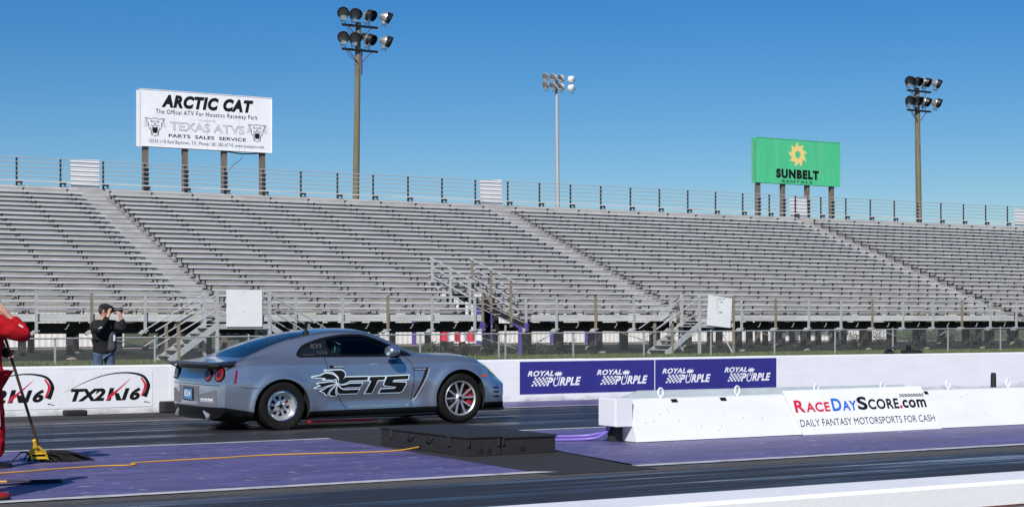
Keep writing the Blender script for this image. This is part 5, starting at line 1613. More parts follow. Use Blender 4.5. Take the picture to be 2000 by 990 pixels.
# side skirt blade
for s_ in (-1, 1):
    mb = MB()
    pts = [(0.46, 0.905), (1.2, 0.905), (1.9, 0.91), (2.36, 0.925)]
    vs, fs = [], []
    for i, (x, y) in enumerate(smooth_pts(pts, 4)):
        z = 0.125 + 0.012 * x
        vs += [(x, s_ * (y - 0.10), z + 0.02), (x, s_ * (y + 0.022), z + 0.012), (x, s_ * (y + 0.024), z - 0.004), (x, s_ * (y - 0.10), z - 0.01)]
    n = len(vs) // 4
    for i in range(n - 1):
        for k in range(4): fs.append((4 * i + k, 4 * i + (k + 1) % 4, 4 * i + 4 + (k + 1) % 4, 4 * i + 4 + k))
    fs += [(0, 1, 2, 3), (4 * n - 4, 4 * n - 1, 4 * n - 2, 4 * n - 3)]
    mb.add(vs, fs); mb.build('side_skirt', M['trim'], car, True, True)
# front splitter
sp = smooth_pts([(3.10, -0.90), (3.35, -0.905), (3.52, -0.80), (3.70, -0.55), (3.82, -0.2), (3.84, 0), (3.82, 0.2), (3.70, 0.55), (3.52, 0.80), (3.35, 0.905), (3.10, 0.90)], 3)
mb = MB(); mb.prism([(x, y, 0.165) for x, y in sp], (0, 0, 0.03)); mb.build('front_splitter', M['trim'], car, False, True)

# rear end
for s_ in (-1, 1):
    for yy, zz, rr, mm in ((0.80, 0.738, 0.094, 'lamp_red'), (0.575, 0.725, 0.078, 'lamp_red')):
        c = rear_pt(s_ * yy, zz, 0.0); n_ = (rear_pt(s_ * yy, zz, 0.02) - c).normalized()
        n_ = (n_ + Vector((-0.5, 0, 0))).normalized()
        mb = MB(); mb.lathe([(rr * 1.06, -0.05), (rr * 1.08, 0.010), (rr * 1.02, 0.020), (rr * 0.94, 0.016)], c, n_, 32); tl = mb.build('tail_light', M['trim'], car, True, True)
        mb = MB(); mb.lathe([(rr * 0.46, 0.020), (rr * 0.70, 0.022), (rr * 0.95, 0.012)], c, n_, 32); mb.build('lens', M[mm], tl, True, True)
        mb = MB(); mb.lathe([(0.0, 0.014), (rr * 0.3, 0.018), (rr * 0.47, 0.016)], c, n_, 24); mb.build('lamp_centre', M['lamp_dark'], tl, True, True)
    on_car('rear_corner_trim', poly2d([(s_ * 0.70, 0.83), (s_ * 0.86, 0.83), (s_ * 0.90, 0.78), (s_ * 0.86, 0.855), (s_ * 0.70, 0.865)]), M['trim'], None, 0.006, 'rear')
    on_car('badge_panel', poly2d([(s_ * 0.36, 0.47), (s_ * 0.78, 0.535), (s_ * 0.78, 0.335), (s_ * 0.30, 0.335)]), M['recess_shade'], None, 0.004, 'rear')
    # exhaust
    c = Vector((-0.835, s_ * 0.43, 0.272)); e = c + Vector((0, s_ * 0.15, -0.105))
    mb = MB(); mb.tube([c + (e - c) * k / 6 for k in range(7)], 0.040, 18)
    mb.lathe([(0.030, -0.12), (0.044, -0.01), (0.048, 0.022), (0.040, 0.026), (0.036, -0.10)], c + (e - c) * 0.2, (-1, 0, 0), 24)
    mb.lathe([(0.030, -0.12), (0.044, -0.01), (0.048, 0.022), (0.040, 0.026), (0.036, -0.10)], c + (e - c) * 0.8, (-1, 0, 0), 24)
    mb.build('exhaust_tip', M['satin'], car, True, True)
    on_car('reflector_strip', poly2d([(s_ * 0.52, 0.838), (s_ * 0.76, 0.842), (s_ * 0.75, 0.856), (s_ * 0.54, 0.853)]), M['strip_lamp'], None, 0.012, 'rear')
on_car('boot_shade_band', poly2d([(-0.80, 0.805), (0.80, 0.805), (0.78, 0.868), (-0.78, 0.868)]), M['trim'], None, 0.003, 'rear')  # black band that also paints in the shadow under the spoiler
on_car('plate_recess', poly2d([(-0.36, 0.58), (0.36, 0.58), (0.33, 0.375), (-0.33, 0.375)]), M['recess_shade'], None, 0.004, 'rear')  # flat patch, the shade of the recess is in its grey
lpz = poly2d([(-0.165, 0.535), (0.145, 0.535), (0.145, 0.395), (-0.165, 0.395)])
on_car('plate_surround', poly2d([(-0.20, 0.555), (0.18, 0.555), (0.18, 0.375), (-0.20, 0.375)]), M['trim'], None, 0.010, 'rear')
pt = on_car('number_plate', lpz, M['plate'], None, 0.016, 'rear')
def rear_text(body_, y0, y1, z0, z1, m, off=0.02, b=0.02, sh=0.0):
    v, f = fit(text2d(body_, b, sh), y0, y1, z0, z1)
    v = [(y0 + y1 - p[0], p[1]) for p in v]
    return on_car('lettering', (v, f), m, car, off, 'rear', 1, 0.1)
rear_text('824', -0.12, 0.11, 0.43, 0.515, M['outline'])
on_car('badge', merge2d(*[poly2d([(-0.42 - k * 0.038, 0.395 + 0.004 * (k % 3)), (-0.45 - k * 0.038, 0.395), (-0.448 - k * 0.038, 0.42 + 0.01 * (k % 2)), (-0.42 - k * 0.038, 0.42)]) for k in range(8)] + [poly2d([(-0.41, 0.386), (-0.73, 0.386), (-0.73, 0.380), (-0.41, 0.380)])]), M['outline'], None, 0.008, 'rear')
on_car('badge', poly2d([(-0.21, 0.672), (-0.12, 0.672), (-0.12, 0.684), (-0.21, 0.684)]), M['chrome'], None, 0.006, 'rear')
on_car('boot_edge', stroke2d([(-0.84, 0.595), (-0.3, 0.60), (0.3, 0.60), (0.84, 0.595)], 0.008), M['trim'], None, 0.003, 'rear', 1, 0.09)
for k in range(2):
    on_car('bumper_slot', poly2d([(-0.62, 0.205 - k * 0.05), (-0.50, 0.195 - k * 0.05), (-0.50, 0.225 - k * 0.05), (-0.62, 0.232 - k * 0.05)]), M['hole'], None, 0.004, 'side')
# tail spoiler blade
spl_out = smooth_pts([(-0.66, -0.88), (-0.83, -0.85), (-0.99, -0.72), (-1.05, -0.4), (-1.06, 0.0), (-1.05, 0.4), (-0.97, 0.72), (-0.81, 0.84), (-0.66, 0.88)], 5)
vs, fs = [], []
for x, y in spl_out:
    t = (abs(y) / 0.9)
    zt = 0.880 - 0.008 * t
    xin = -0.55
    vs += [(x, y, zt), (x + 0.004, y, zt - 0.016), (xin, y * 0.93, 0.865), (xin, y * 0.93, 0.912)]
n = len(vs) // 4
for i in range(n - 1):
    for k in range(4): fs.append((4 * i + k, 4 * i + (k + 1) % 4, 4 * i + 4 + (k + 1) % 4, 4 * i + 4 + k))
fs += [(0, 1, 2, 3), (4 * n - 4, 4 * n - 1, 4 * n - 2, 4 * n - 3)]
mb = MB(); mb.add(vs, fs); mb.build('tail_spoiler', M['carbon'], car, True, True)
mb = MB()
for y in (0.62, 0.70): mb.tube([(-0.80, y, 0.80), (-0.95, y, 0.868)], 0.006, 6)
mb.build('spoiler_strut', M['trim'], car, True, True)
# roof aerial
mb = MB(); c = top_pt(0.60, -0.46, 0.0)
mb.lathe([(0.05, 0.0), (0.04, 0.02), (0.018, 0.05), (0.020, 0.09), (0.026, 0.10), (0.026, 0.13), (0.0, 0.135)], c, (0, 0, 1), 14); mb.bar(c + Vector((-0.035, 0, 0.10)), c + Vector((0.03, 0, 0.155)), 0.03)
mb.build('roof_camera', M['trim'], car, True, True)
# flank details
on_car('side_marker', poly2d([(-0.640, 0.622), (-0.608, 0.622), (-0.572, 0.80), (-0.600, 0.79)]), M['lamp_red'], None, 0.005, 'side')
circ = [(-0.345 + 0.092 * math.cos(2 * math.pi * k / 32), 0.742 + 0.074 * math.sin(2 * math.pi * k / 32)) for k in range(33)]
on_car('fuel_flap', stroke2d(circ, 0.006), M['seam'], None, 0.0022, 'side', -1, 0.1)
on_car('bumper_seam', stroke2d([(-0.56, 0.575), (-0.44, 0.555), (-0.25, 0.558)], 0.006), M['trim'], None, 0.002, 'side', -1, 0.1)
on_car('door_handle', poly2d([(0.735, 0.836), (0.965, 0.838), (0.965, 0.800), (0.75, 0.800)]), M['trim'], None, 0.003, 'side')
on_car('door_handle', poly2d([(0.80, 0.830), (0.955, 0.832), (0.955, 0.806), (0.80, 0.806)]), M['satin'], None, 0.012, 'side')
on_car('wing_vent', poly2d([(2.035, 0.790), (2.275, 0.790), (2.235, 0.690), (2.055, 0.370), (2.030, 0.385), (2.195, 0.735), (2.190, 0.752), (2.035, 0.752)]), M['hole'], None, 0.0035, 'side')
on_car('vent_blade', poly2d([(2.045, 0.776), (2.215, 0.776), (2.215, 0.760), (2.045, 0.760)]), M['satin'], None, 0.009, 'side')
on_car('vent_edge_glint', stroke2d([(2.272, 0.782), (2.243, 0.705), (2.06, 0.372), (2.015, 0.338)], 0.016, 0.024), M['edge_glint'], None, 0.006, 'side', -1, 0.1)  # painted highlight where the vent lip catches the sun
on_car('side_repeater', poly2d([(3.07, 0.675), (3.245, 0.672), (3.225, 0.640), (3.10, 0.645)]), M['amber'], None, 0.005, 'side')
for k in range(3):
    on_car('bumper_slit', poly2d([(3.33, 0.500 - k * 0.062), (3.455, 0.497 - k * 0.062), (3.455, 0.472 - k * 0.062), (3.35, 0.474 - k * 0.062)]), M['hole'], None, 0.004, 'side')
hl = [(3.18, -0.80), (3.36, -0.74), (3.50, -0.62), (3.58, -0.50), (3.46, -0.52), (3.30, -0.66)]
for s_ in (-1, 1):
    on_car('headlight', poly2d([(x, s_ * abs(y)) for x, y in hl]), M['tint'], None, 0.004, 'top', 1, 0.05)
# door mirrors
for s_ in (-1, 1):
    bm = bmesh.new(); bmesh.ops.create_uvsphere(bm, u_segments=20, v_segments=14, radius=1)
    for v_ in bm.verts:
        x, y, z = v_.co
        x *= 0.095 * (1.0 if x < 0 else 1.35); 
        if x < -0.055: x = -0.055 - (abs(x) - 0.055) * 0.25
        v_.co = Vector((1.60 + x, s_ * 1.045 + y * 0.115, 1.025 + z * 0.072))
    me = bpy.data.meshes.new('door_mirror'); bm.to_mesh(me); bm.free()
    dm = link_mesh('door_mirror', me, M['paint'], car, True)
    mb = MB(); mb.bar((1.68, s_ * 1.02, 0.965), (1.80, s_ * 0.84, 0.945), 0.07, 0.035); mb.build('mirror_arm', M['trim'], dm, False, True)
    blob('mirror_foot', (1.67, s_ * 1.0, 0.955), (0.085, 0.07, 0.028), M['trim'], dm)

# side lettering, traced outlines projected on the flank
lo = {
 'turbine_emblem': [
  [(.854,.591),(.868,.654),(.84,.704),(.776,.751),(.68,.761),(.666,.778),(.739,.774),(.886,.777),(.941,.765),(.974,.731),(.96,.677),(.914,.628)],
  [(.845,.6),(.826,.655),(.785,.643),(.721,.648),(.629,.646),(.67,.666),(.575,.676),(.466,.686),(.502,.698),(.593,.707),(.666,.736),(.757,.727),(.822,.696),(.863,.645)],
  [(.835,.596),(.785,.618),(.721,.619),(.648,.612),(.538,.602),(.593,.572),(.557,.56),(.498,.541),(.566,.539),(.611,.546),(.693,.57),(.766,.585)],
  [(.84,.587),(.766,.572),(.693,.549),(.638,.517),(.593,.501),(.648,.479),(.693,.441),(.721,.49),(.757,.539),(.803,.567)],
  [(.842,.583),(.812,.555),(.776,.522),(.744,.481),(.739,.448),(.785,.43),(.84,.433),(.854,.441),(.831,.471),(.826,.521),(.84,.562)]],
 'lettering': [
  [(.868,.591),(.914,.636),(.969,.681),(1.324,.682),(1.305,.629),(1.034,.627),(.969,.597),(.914,.586)],
  [(.868,.585),(.923,.573),(.988,.583),(1.034,.595),(1.234,.595),(1.206,.542),(.983,.539),(.951,.527),(.914,.536)],
  [(.854,.579),(.877,.553),(.914,.527),(.96,.51),(1.197,.513),(1.169,.455),(.895,.453),(.863,.47),(.845,.521)],
  [(1.347,.679),(1.589,.681),(1.565,.628),(1.465,.624),(1.39,.454),(1.281,.452),(1.357,.619),(1.324,.628)],
  [(1.617,.682),(1.948,.689),(1.929,.63),(1.713,.625),(1.694,.604),(1.9,.594),(1.905,.575),(1.857,.473),(1.818,.453),(1.494,.452),(1.522,.51),(1.722,.514),(1.751,.531),(1.57,.552),(1.555,.573),(1.598,.666)]]}
outl, blk = [], {}
for nm, ps in lo.items():
    for p in ps:
        if nm == 'turbine_emblem': p2 = smooth_pts(p, 3, True)
        else: p2 = p
        outl.append(poly2d(inflate(p2, 0.0085)))
        blk.setdefault(nm, []).append(poly2d(inflate(p2, -0.004)))
for i, o_ in enumerate(outl): on_car('letter_outline', o_, M['outline'], None, 0.0035 + 0.0002 * i, 'side', -1, 0.045, False)
for nm, ps in blk.items():
    for o_ in ps: on_car(nm, o_, M['ink'], None, 0.0075, 'side', -1, 0.045, False)
on_car('lettering', fit(text2d('WESLEYCHAPELNISSAN.COM', 0.012, spacing=1.1), 1.045, 1.955, 0.262, 0.296), M['teal_ink'], None, 0.004, 'side', -1, 0.12, False)
on_car('window_writing', fit(text2d('839', 0.0), 0.56, 0.72, 1.065, 1.125), M['shoe_polish'], None, 0.001, 'side', -1, 0.12, False)
on_car('window_writing', fit(text2d('GT4', 0.0), 0.63, 0.775, 0.985, 1.030), M['shoe_polish'], None, 0.001, 'side', -1, 0.12, False)
on_car('window_writing', poly2d([(0.42, 0.978), (0.59, 0.978), (0.59, 0.985), (0.42, 0.986)]), M['shoe_polish'], None, 0.001, 'side', -1, 0.12, False)
rw = [stroke2d(smooth_pts([(0.10 + k * 0.075, -0.40), (0.13 + k * 0.075, -0.36 + 0.04 * (k % 2)), (0.12 + k * 0.075, -0.31), (0.17 + k * 0.075, -0.33)], 3), 0.016) for k in range(4)]
on_car('window_writing', merge2d(*rw), M['shoe_polish'], None, 0.007, 'top', 1, 0.12, False)

# ------------------------------------------------------------------ people
M['skin'] = mat('skin', (0.50, 0.27, 0.19), 0.55, 0, 0.08, 20)
M['red_suit'] = mat('red_suit_cloth', (0.40, 0.009, 0.014), 0.9, 0, 0.22, 6, 0.6, 9, spec=0.15)
M['black_cloth'] = mat('black_cloth', (0.007, 0.007, 0.008), 0.9, 0, 0.3, 6, 0.5, 10)
M['grey_shirt'] = mat('dark_grey_cloth', (0.045, 0.045, 0.052), 0.85, 0, 0.2, 8, 0.3, 12)
M['jeans'] = mat('blue_denim', (0.06, 0.095, 0.165), 0.85, 0, 0.3, 10, 0.5, 12)
M['shoe_black'] = mat('black_shoe', (0.012, 0.010, 0.010), 0.5)
M['shoe_red'] = mat('red_shoe', (0.33, 0.015, 0.02), 0.5)
M['sole'] = mat('dark_sole', (0.02, 0.018, 0.018), 0.8)
M['white_cloth'] = mat('white_cloth', (0.70, 0.70, 0.74), 0.8)
M['hair'] = mat('brown_hair', (0.05, 0.032, 0.02), 0.8)
M['wood'] = mat('dark_wood_handle', (0.085, 0.05, 0.03), 0.6, 0, 0.3, 6, 0, 40, (1, 1, 0.2))
M['mop_yellow'] = mat('yellow_plastic', (0.72, 0.45, 0.02), 0.4)
M['mop_black'] = mat('dirty_mop_yarn', (0.014, 0.013, 0.013), 0.95, 0, 0.4, 30)

def skin_mesh(name, J, edges, m, parent, sub=2):
    """one continuous surface grown round a skeleton: J = {joint: (x, y, z, radius)} in world coordinates"""
    off = origin(parent)
    keys = list(J)
    me = bpy.data.meshes.new(name)
    me.from_pydata([tuple(Vector(J[k][:3]) - off) for k in keys], [(keys.index(a), keys.index(b)) for a, b in edges], [])
    o = bpy.data.objects.new(name, me); COL.objects.link(o)
    md = o.modifiers.new('skin', 'SKIN'); md.use_smooth_shade = True
    for i, k in enumerate(keys):
        r_ = J[k][3]
        sv = me.skin_vertices[0].data[i]
        sv.radius = (r_, r_) if not isinstance(r_, tuple) else r_
        sv.use_root = (i == 0)
    s_ = o.modifiers.new('s', 'SUBSURF'); s_.levels = sub; s_.render_levels = sub
    dg = bpy.context.evaluated_depsgraph_get(); dg.update()
    new = bpy.data.meshes.new_from_object(o.evaluated_get(dg))
    bpy.data.objects.remove(o)
    return link_mesh(name, new, m, parent, True)

from mathutils import noise as mnoise
def wrinkle(o, amp=0.010, f=11.0):
    """cloth folds: push the surface along its normals"""
    me = o.data
    nn = [v_.normal.copy() for v_ in me.vertices]
    for v_, n_ in zip(me.vertices, nn):
        p = v_.co
        a = mnoise.noise(Vector((p.x * f, p.y * f, p.z * f * 1.7 + 2 * mnoise.noise(p * 4))))
        b = mnoise.noise(Vector((p.x * f * 2.3, p.y * f * 2.3, p.z * f * 3 + 7)))
        v_.co = p + n_ * amp * (a - 0.9 * abs(b))
    return o

def chain(*ks): return [(ks[i], ks[i + 1]) for i in range(len(ks) - 1)]

def add_hand(J, E, w_, c, side, curl, up, s=1.0):
    tag_ = w_
    """palm, five bent fingers: c = palm centre, side = across the knuckles, curl = the way the fingers close, up = along the palm"""
    c, side, curl, up = Vector(c), Vector(side).normalized(), Vector(curl).normalized(), Vector(up).normalized()
    J[tag_ + 'palm'] = (*c, 0.030 * s); E.append((w_, tag_ + 'palm'))
    for k in range(4):
        o_ = (k - 1.5) * 0.021 * s
        L = (0.040, 0.045, 0.042, 0.033)[k] * s
        a = c + up * 0.042 * s + side * o_
        b = a + up * L * 0.7 + curl * L * 0.55
        d = b + curl * L * 0.8 - up * L * 0.25
        for n_, q, r_ in (('a', a, 0.0105), ('b', b, 0.0095), ('c', d, 0.008)): J[f'{tag_}f{k}{n_}'] = (*q, r_ * s)
        E += [(tag_ + 'palm', f'{tag_}f{k}a'), (f'{tag_}f{k}a', f'{tag_}f{k}b'), (f'{tag_}f{k}b', f'{tag_}f{k}c')]
    a = c - side * 0.038 * s + up * 0.005; b = a + up * 0.03 * s + curl * 0.03 * s - side * 0.008; 
    J[tag_ + 'ta'] = (*a, 0.013 * s); J[tag_ + 'tb'] = (*b, 0.010 * s)
    E += [(tag_ + 'palm', tag_ + 'ta'), (tag_ + 'ta', tag_ + 'tb')]

def head(parent, c, face, hair=True, cap=None):
    """features on the head ball: face is the horizontal direction it looks"""
    f = Vector(face).normalized(); c = Vector(c); s_ = Vector((-f.y, f.x, 0)); u = Vector((0, 0, 1))
    def ell(name, p, r, m):
        bm = bmesh.new(); bmesh.ops.create_uvsphere(bm, u_segments=14, v_segments=10, radius=1)
        off = origin(parent)
        for v_ in bm.verts:
            q = p + f * v_.co.x * r[0] + s_ * v_.co.y * r[1] + u * v_.co.z * r[2]
            v_.co = q - off
        me = bpy.data.meshes.new(name); bm.to_mesh(me); bm.free()
        return link_mesh(name, me, m, parent, True)
    for q in (-1, 1):
        ell('ear', c + s_ * 0.074 * q - u * 0.005 - f * 0.005, (0.016, 0.008, 0.028), M['skin'])
        ell('eye', c + f * 0.086 + s_ * 0.032 * q + u * 0.008, (0.008, 0.013, 0.008), M['white_cloth'])
        ell('pupil', c + f * 0.0925 + s_ * 0.032 * q + u * 0.008, (0.004, 0.006, 0.006), M['ink'])
    ell('nose', c + f * 0.097 - u * 0.022, (0.018, 0.013, 0.022), M['skin'])
    ell('mouth', c + f * 0.086 - u * 0.060, (0.008, 0.024, 0.006), M['red_suit'])
    if hair: ell('hair', c - f * 0.014 + u * 0.022, (0.092, 0.080, 0.104), M['hair'])
    if cap:
        ell('cap', c + f * 0.004 + u * 0.060, (0.100, 0.084, 0.068), cap)
        mb = MB(); n = 9; top = []
        pts = [c + u * 0.062 + f * 0.07 + s_ * 0.074, c + u * 0.055 + f * 0.15 + s_ * 0.058, c + u * 0.050 + f * 0.182, c + u * 0.055 + f * 0.15 - s_ * 0.058, c + u * 0.062 + f * 0.07 - s_ * 0.074]
        mb.prism(smooth_pts([tuple(p) for p in pts], 3), (0, 0, 0.008)); mb.build('cap_peak', cap, parent)

def shoe(parent, heel, toe, m, h=0.085, w_=0.10):
    heel, toe = Vector(heel), Vector(toe); d = (toe - heel); L = d.length; d.normalize(); a = Vector((-d.y, d.x, 0))
    def loop(z, k, sc):
        out = []
        for t in range(20):
            an = 2 * math.pi * t / 20
            x = math.cos(an) * 0.5 + 0.5; yv = math.sin(an) * 0.5 * w_ * (0.82 + 0.22 * x)
            out.append(heel + d * (L * (0.5 + (x - 0.5) * sc)) + a * yv * sc + Vector((0, 0, z(x))))
        return out
    off = origin(parent)
    def loft(name, ls, mm):
        vs = [p for l_ in ls for p in l_]; n = 20; fs = []
        for i in range(len(ls) - 1):
            for k in range(n): fs.append((i * n + k, i * n + (k + 1) % n, (i + 1) * n + (k + 1) % n, (i + 1) * n + k))
        fs += [tuple(range(n - 1, -1, -1)), tuple((len(ls) - 1) * n + k for k in range(n))]
        mb = MB(); mb.add(vs, fs); return mb.build(name, mm, parent, True)
    up_ = [loop(lambda x: 0.022, 0, 0.97), loop(lambda x: 0.045, 0, 0.98), loop(lambda x: h * (1.0 - 0.45 * x), 0, 0.86), loop(lambda x: h * (1.12 - 0.55 * x), 0, 0.6)]
    s_ = loft('shoe', up_, m)
    o = s_.parent
    l2 = loft('shoe_sole', [loop(lambda x: 0.004, 0, 0.98), loop(lambda x: 0.010, 0, 1.02), loop(lambda x: 0.024, 0, 1.0)], M['sole'])
    return s_

def clothed(label, loc, name='person', group=None):
    return empty(name, loc, label, 'person', group)

# ---- person with the mop
p1 = clothed('person in a red suit and black shoes at far left holding the mop handle', (4.2, 16.78, 0.0))
J = dict(pel=(4.205, 16.78, 0.97, (0.13, 0.16)), sp=(4.205, 16.78, 1.12, (0.12, 0.15)), ch=(4.215, 16.77, 1.32, (0.125, 0.17)), ub=(4.220, 16.77, 1.43, (0.10, 0.14)), nk=(4.230, 16.77, 1.52, 0.055), hb=(4.245, 16.76, 1.60, 0.072), hm=(4.250, 16.76, 1.67, 0.086), ht=(4.245, 16.76, 1.74, 0.066),
         rs=(4.245, 16.58, 1.43, 0.068), re=(4.560, 16.55, 1.26, 0.048), rw=(4.405, 16.60, 1.48, 0.034),
         ls=(4.225, 16.97, 1.43, 0.068), le=(4.415, 17.04, 1.20, 0.046), lw=(4.405, 16.84, 1.14, 0.034),
         rh=(4.225, 16.69, 0.92, 0.095), rk=(4.290, 16.70, 0.50, 0.062), ra=(4.295, 16.70, 0.10, 0.042),
         lh=(4.195, 16.88, 0.92, 0.095), lk=(4.125, 16.97, 0.50, 0.062), la=(4.075, 17.02, 0.10, 0.042))
E = chain('pel', 'sp', 'ch', 'ub', 'nk', 'hb', 'hm', 'ht') + [('ub', 'rs'), ('rs', 're'), ('re', 'rw'), ('ub', 'ls'), ('ls', 'le'), ('le', 'lw'), ('pel', 'rh'), ('rh', 'rk'), ('rk', 'ra'), ('pel', 'lh'), ('lh', 'lk'), ('lk', 'la')]
JB, EB = dict(J), list(E)
add_hand(JB, EB, 'rw', (4.355, 16.605, 1.545), (0.25, -0.3, 0.9), (-0.5, 0.6, 0.1), (-0.75, 0.0, 0.55))
add_hand(JB, EB, 'lw', (4.440, 16.800, 1.12), (0.3, 0.1, 0.9), (-0.1, -0.9, 0.0), (0.6, -0.6, 0.0))
skin_mesh('body', JB, EB, M['skin'], p1)
JJ = {k: J[k] for k in ('sp', 'ch', 'ub', 'rs', 're', 'ls', 'le')}
JJ['hem'] = (4.205, 16.78, 0.95, (0.205, 0.21)); JJ['sp'] = (4.205, 16.78, 1.10, (0.175, 0.19)); JJ['ch'] = (4.220, 16.77, 1.30, (0.175, 0.20)); JJ['ub'] = (4.220, 16.77, 1.44, (0.13, 0.16))
JJ['hem2'] = (4.215, 16.78, 0.86, (0.22, 0.21))
JJ['rs'] = (4.275, 16.57, 1.42, 0.105); JJ['rm'] = (4.435, 16.55, 1.34, 0.105); JJ['re'] = (4.565, 16.55, 1.275, 0.098); JJ['rf'] = (4.51, 16.57, 1.38, 0.078); JJ['rw'] = (4.415, 16.595, 1.47, 0.055)
JJ['ls'] = (4.225, 16.97, 1.42, 0.10); JJ['le'] = (4.415, 17.04, 1.20, 0.08); JJ['lw'] = (4.40, 16.88, 1.145, 0.052)
wrinkle(skin_mesh('jacket', JJ, chain('ch', 'sp', 'hem', 'hem2') + [('ch', 'ub'), ('ub', 'rs'), ('rs', 'rm'), ('rm', 're'), ('re', 'rf'), ('rf', 'rw'), ('ub', 'ls'), ('ls', 'le'), ('le', 'lw')], M['red_suit'], p1, 3))
JT = dict(pel=(4.205, 16.78, 0.95, (0.165, 0.18)), rh=(4.245, 16.69, 0.86, 0.115), rk=(4.305, 16.70, 0.50, 0.088), rc=(4.305, 16.70, 0.24, 0.088), ra=(4.305, 16.70, 0.09, 0.085), lh=(4.185, 16.88, 0.86, 0.115), lk=(4.125, 16.97, 0.50, 0.088), la=(4.085, 17.01, 0.10, 0.085))
wrinkle(skin_mesh('trousers', JT, [('pel', 'rh'), ('rh', 'rk'), ('rk', 'rc'), ('rc', 'ra'), ('pel', 'lh'), ('lh', 'lk'), ('lk', 'la')], M['red_suit'], p1, 3))
mb = MB(); mb.bar((4.285, 16.602, 0.80), (4.300, 16.602, 0.42), 0.035, 0.012, (0, 1, 0)); mb.build('leg_stripe', M['white_cloth'], p1)
mb = MB(); mb.prism([(4.45, 16.440, 1.40), (4.49, 16.440, 1.375), (4.497, 16.440, 1.388), (4.457, 16.440, 1.413)], (0, -0.003, 0)); mb.build('sleeve_mark', M['white_cloth'], p1)
shoe(p1, (4.19, 16.70, 0.0), (4.478, 16.76, 0.0), M['shoe_black']); shoe(p1, (3.95, 17.01, 0.0), (4.22, 17.06, 0.0), M['shoe_black'])
head(p1, (4.25, 16.76, 1.66), (1, 0.1, 0), True)
for k, c in enumerate(((4.43, 16.81, 1.13),)):
    bm = bmesh.new(); bmesh.ops.create_uvsphere(bm, u_segments=14, v_segments=10, radius=1)
    for v_ in bm.verts: v_.co = Vector((c[0] + v_.co.x * 0.05, c[1] + v_.co.y * 0.055, c[2] + v_.co.z * 0.05)) - origin(p1)
    me = bpy.data.meshes.new('glove'); bm.to_mesh(me); bm.free(); link_mesh('glove', me, M['black_cloth'], p1, True)

# ---- person whose red shoe reaches into the picture
p2 = clothed('person in red of whom only one red shoe tip shows at the lower left edge', (3.290, 13.8, 0.0))
J = dict(pel=(3.200, 13.82, 0.97, (0.13, 0.16)), sp=(3.170, 13.82, 1.12, (0.12, 0.15)), ch=(3.160, 13.82, 1.32, (0.125, 0.17)), ub=(3.160, 13.82, 1.43, (0.10, 0.14)), nk=(3.170, 13.82, 1.52, 0.055), hb=(3.190, 13.82, 1.60, 0.072), hm=(3.195, 13.82, 1.67, 0.086), ht=(3.190, 13.82, 1.74, 0.066),
         rs=(3.160, 13.63, 1.43, 0.066), re=(3.180, 13.58, 1.15, 0.046), rw=(3.290, 13.62, 0.95, 0.034), ls=(3.160, 14.01, 1.43, 0.066), le=(3.180, 14.06, 1.15, 0.046), lw=(3.290, 14.02, 0.95, 0.034),
         rh=(3.220, 13.73, 0.92, 0.095), rk=(3.360, 13.74, 0.53, 0.062), ra=(3.400, 13.75, 0.10, 0.042), lh=(3.180, 13.91, 0.92, 0.095), lk=(3.140, 13.93, 0.50, 0.062), la=(3.040, 13.95, 0.10, 0.042))
JB, EB = dict(J), list(E)
add_hand(JB, EB, 'rw', (3.320, 13.63, 0.89), (0.2, 1, 0), (0.1, 0.5, 0.0), (0.3, 0, -0.9)); add_hand(JB, EB, 'lw', (3.320, 14.01, 0.89), (0.2, -1, 0), (0.1, -0.5, 0.0), (0.3, 0, -0.9))
skin_mesh('body', JB, EB, M['skin'], p2)
sk = {k: (*v[:3], tuple(q * 1.25 for q in v[3]) if isinstance(v[3], tuple) else v[3] * 1.45) for k, v in J.items()}
wrinkle(skin_mesh('suit', {k: sk[k] for k in sk if k not in ('nk', 'hb', 'hm', 'ht')}, [e for e in E if not set(e) & {'nk', 'hb', 'hm', 'ht'}], M['red_suit'], p2, 3))
shoe(p2, (3.37, 13.74, 0.004), (3.668, 13.79, 0.004), M['shoe_red'], 0.095); shoe(p2, (2.960, 13.94, 0.004), (3.240, 13.97, 0.004), M['shoe_red'], 0.095)
head(p2, (3.195, 13.82, 1.66), (1, 0.1, 0), True)

# ---- photographer behind the wall
GZ = 0.10
p3 = clothed('person in a black jacket, cap and jeans photographing from behind the wall', (8.78, 27.3, GZ))
px, py = 8.78, 27.3
J = dict(pel=(px, py, GZ + 0.90, (0.12, 0.15)), sp=(px, py, GZ + 1.04, (0.11, 0.145)), ch=(px + 0.005, py, GZ + 1.20, (0.115, 0.165)), ub=(px + 0.005, py, GZ + 1.30, (0.09, 0.13)), nk=(px + 0.005, py - 0.005, GZ + 1.37, 0.052), hb=(px + 0.015, py - 0.015, GZ + 1.43, 0.068), hm=(px + 0.015, py - 0.02, GZ + 1.50, 0.084), ht=(px + 0.01, py - 0.01, GZ + 1.55, 0.066),
         rs=(px - 0.16, py - 0.04, GZ + 1.28, 0.062), re=(px - 0.165, py - 0.24, GZ + 1.16, 0.044), rw=(px + 0.02, py - 0.22, GZ + 1.42, 0.032),
         ls=(px + 0.17, py - 0.03, GZ + 1.28, 0.062), le=(px + 0.30, py - 0.20, GZ + 1.19, 0.044), lw=(px + 0.225, py - 0.20, GZ + 1.40, 0.032),
         rh=(px - 0.085, py, GZ + 0.85, 0.09), rk=(px - 0.10, py - 0.01, GZ + 0.46, 0.06), ra=(px - 0.11, py, GZ + 0.09, 0.04), lh=(px + 0.085, py, GZ + 0.85, 0.09), lk=(px + 0.11, py - 0.03, GZ + 0.46, 0.06), la=(px + 0.13, py - 0.01, GZ + 0.09, 0.04))
JB, EB = dict(J), list(E)
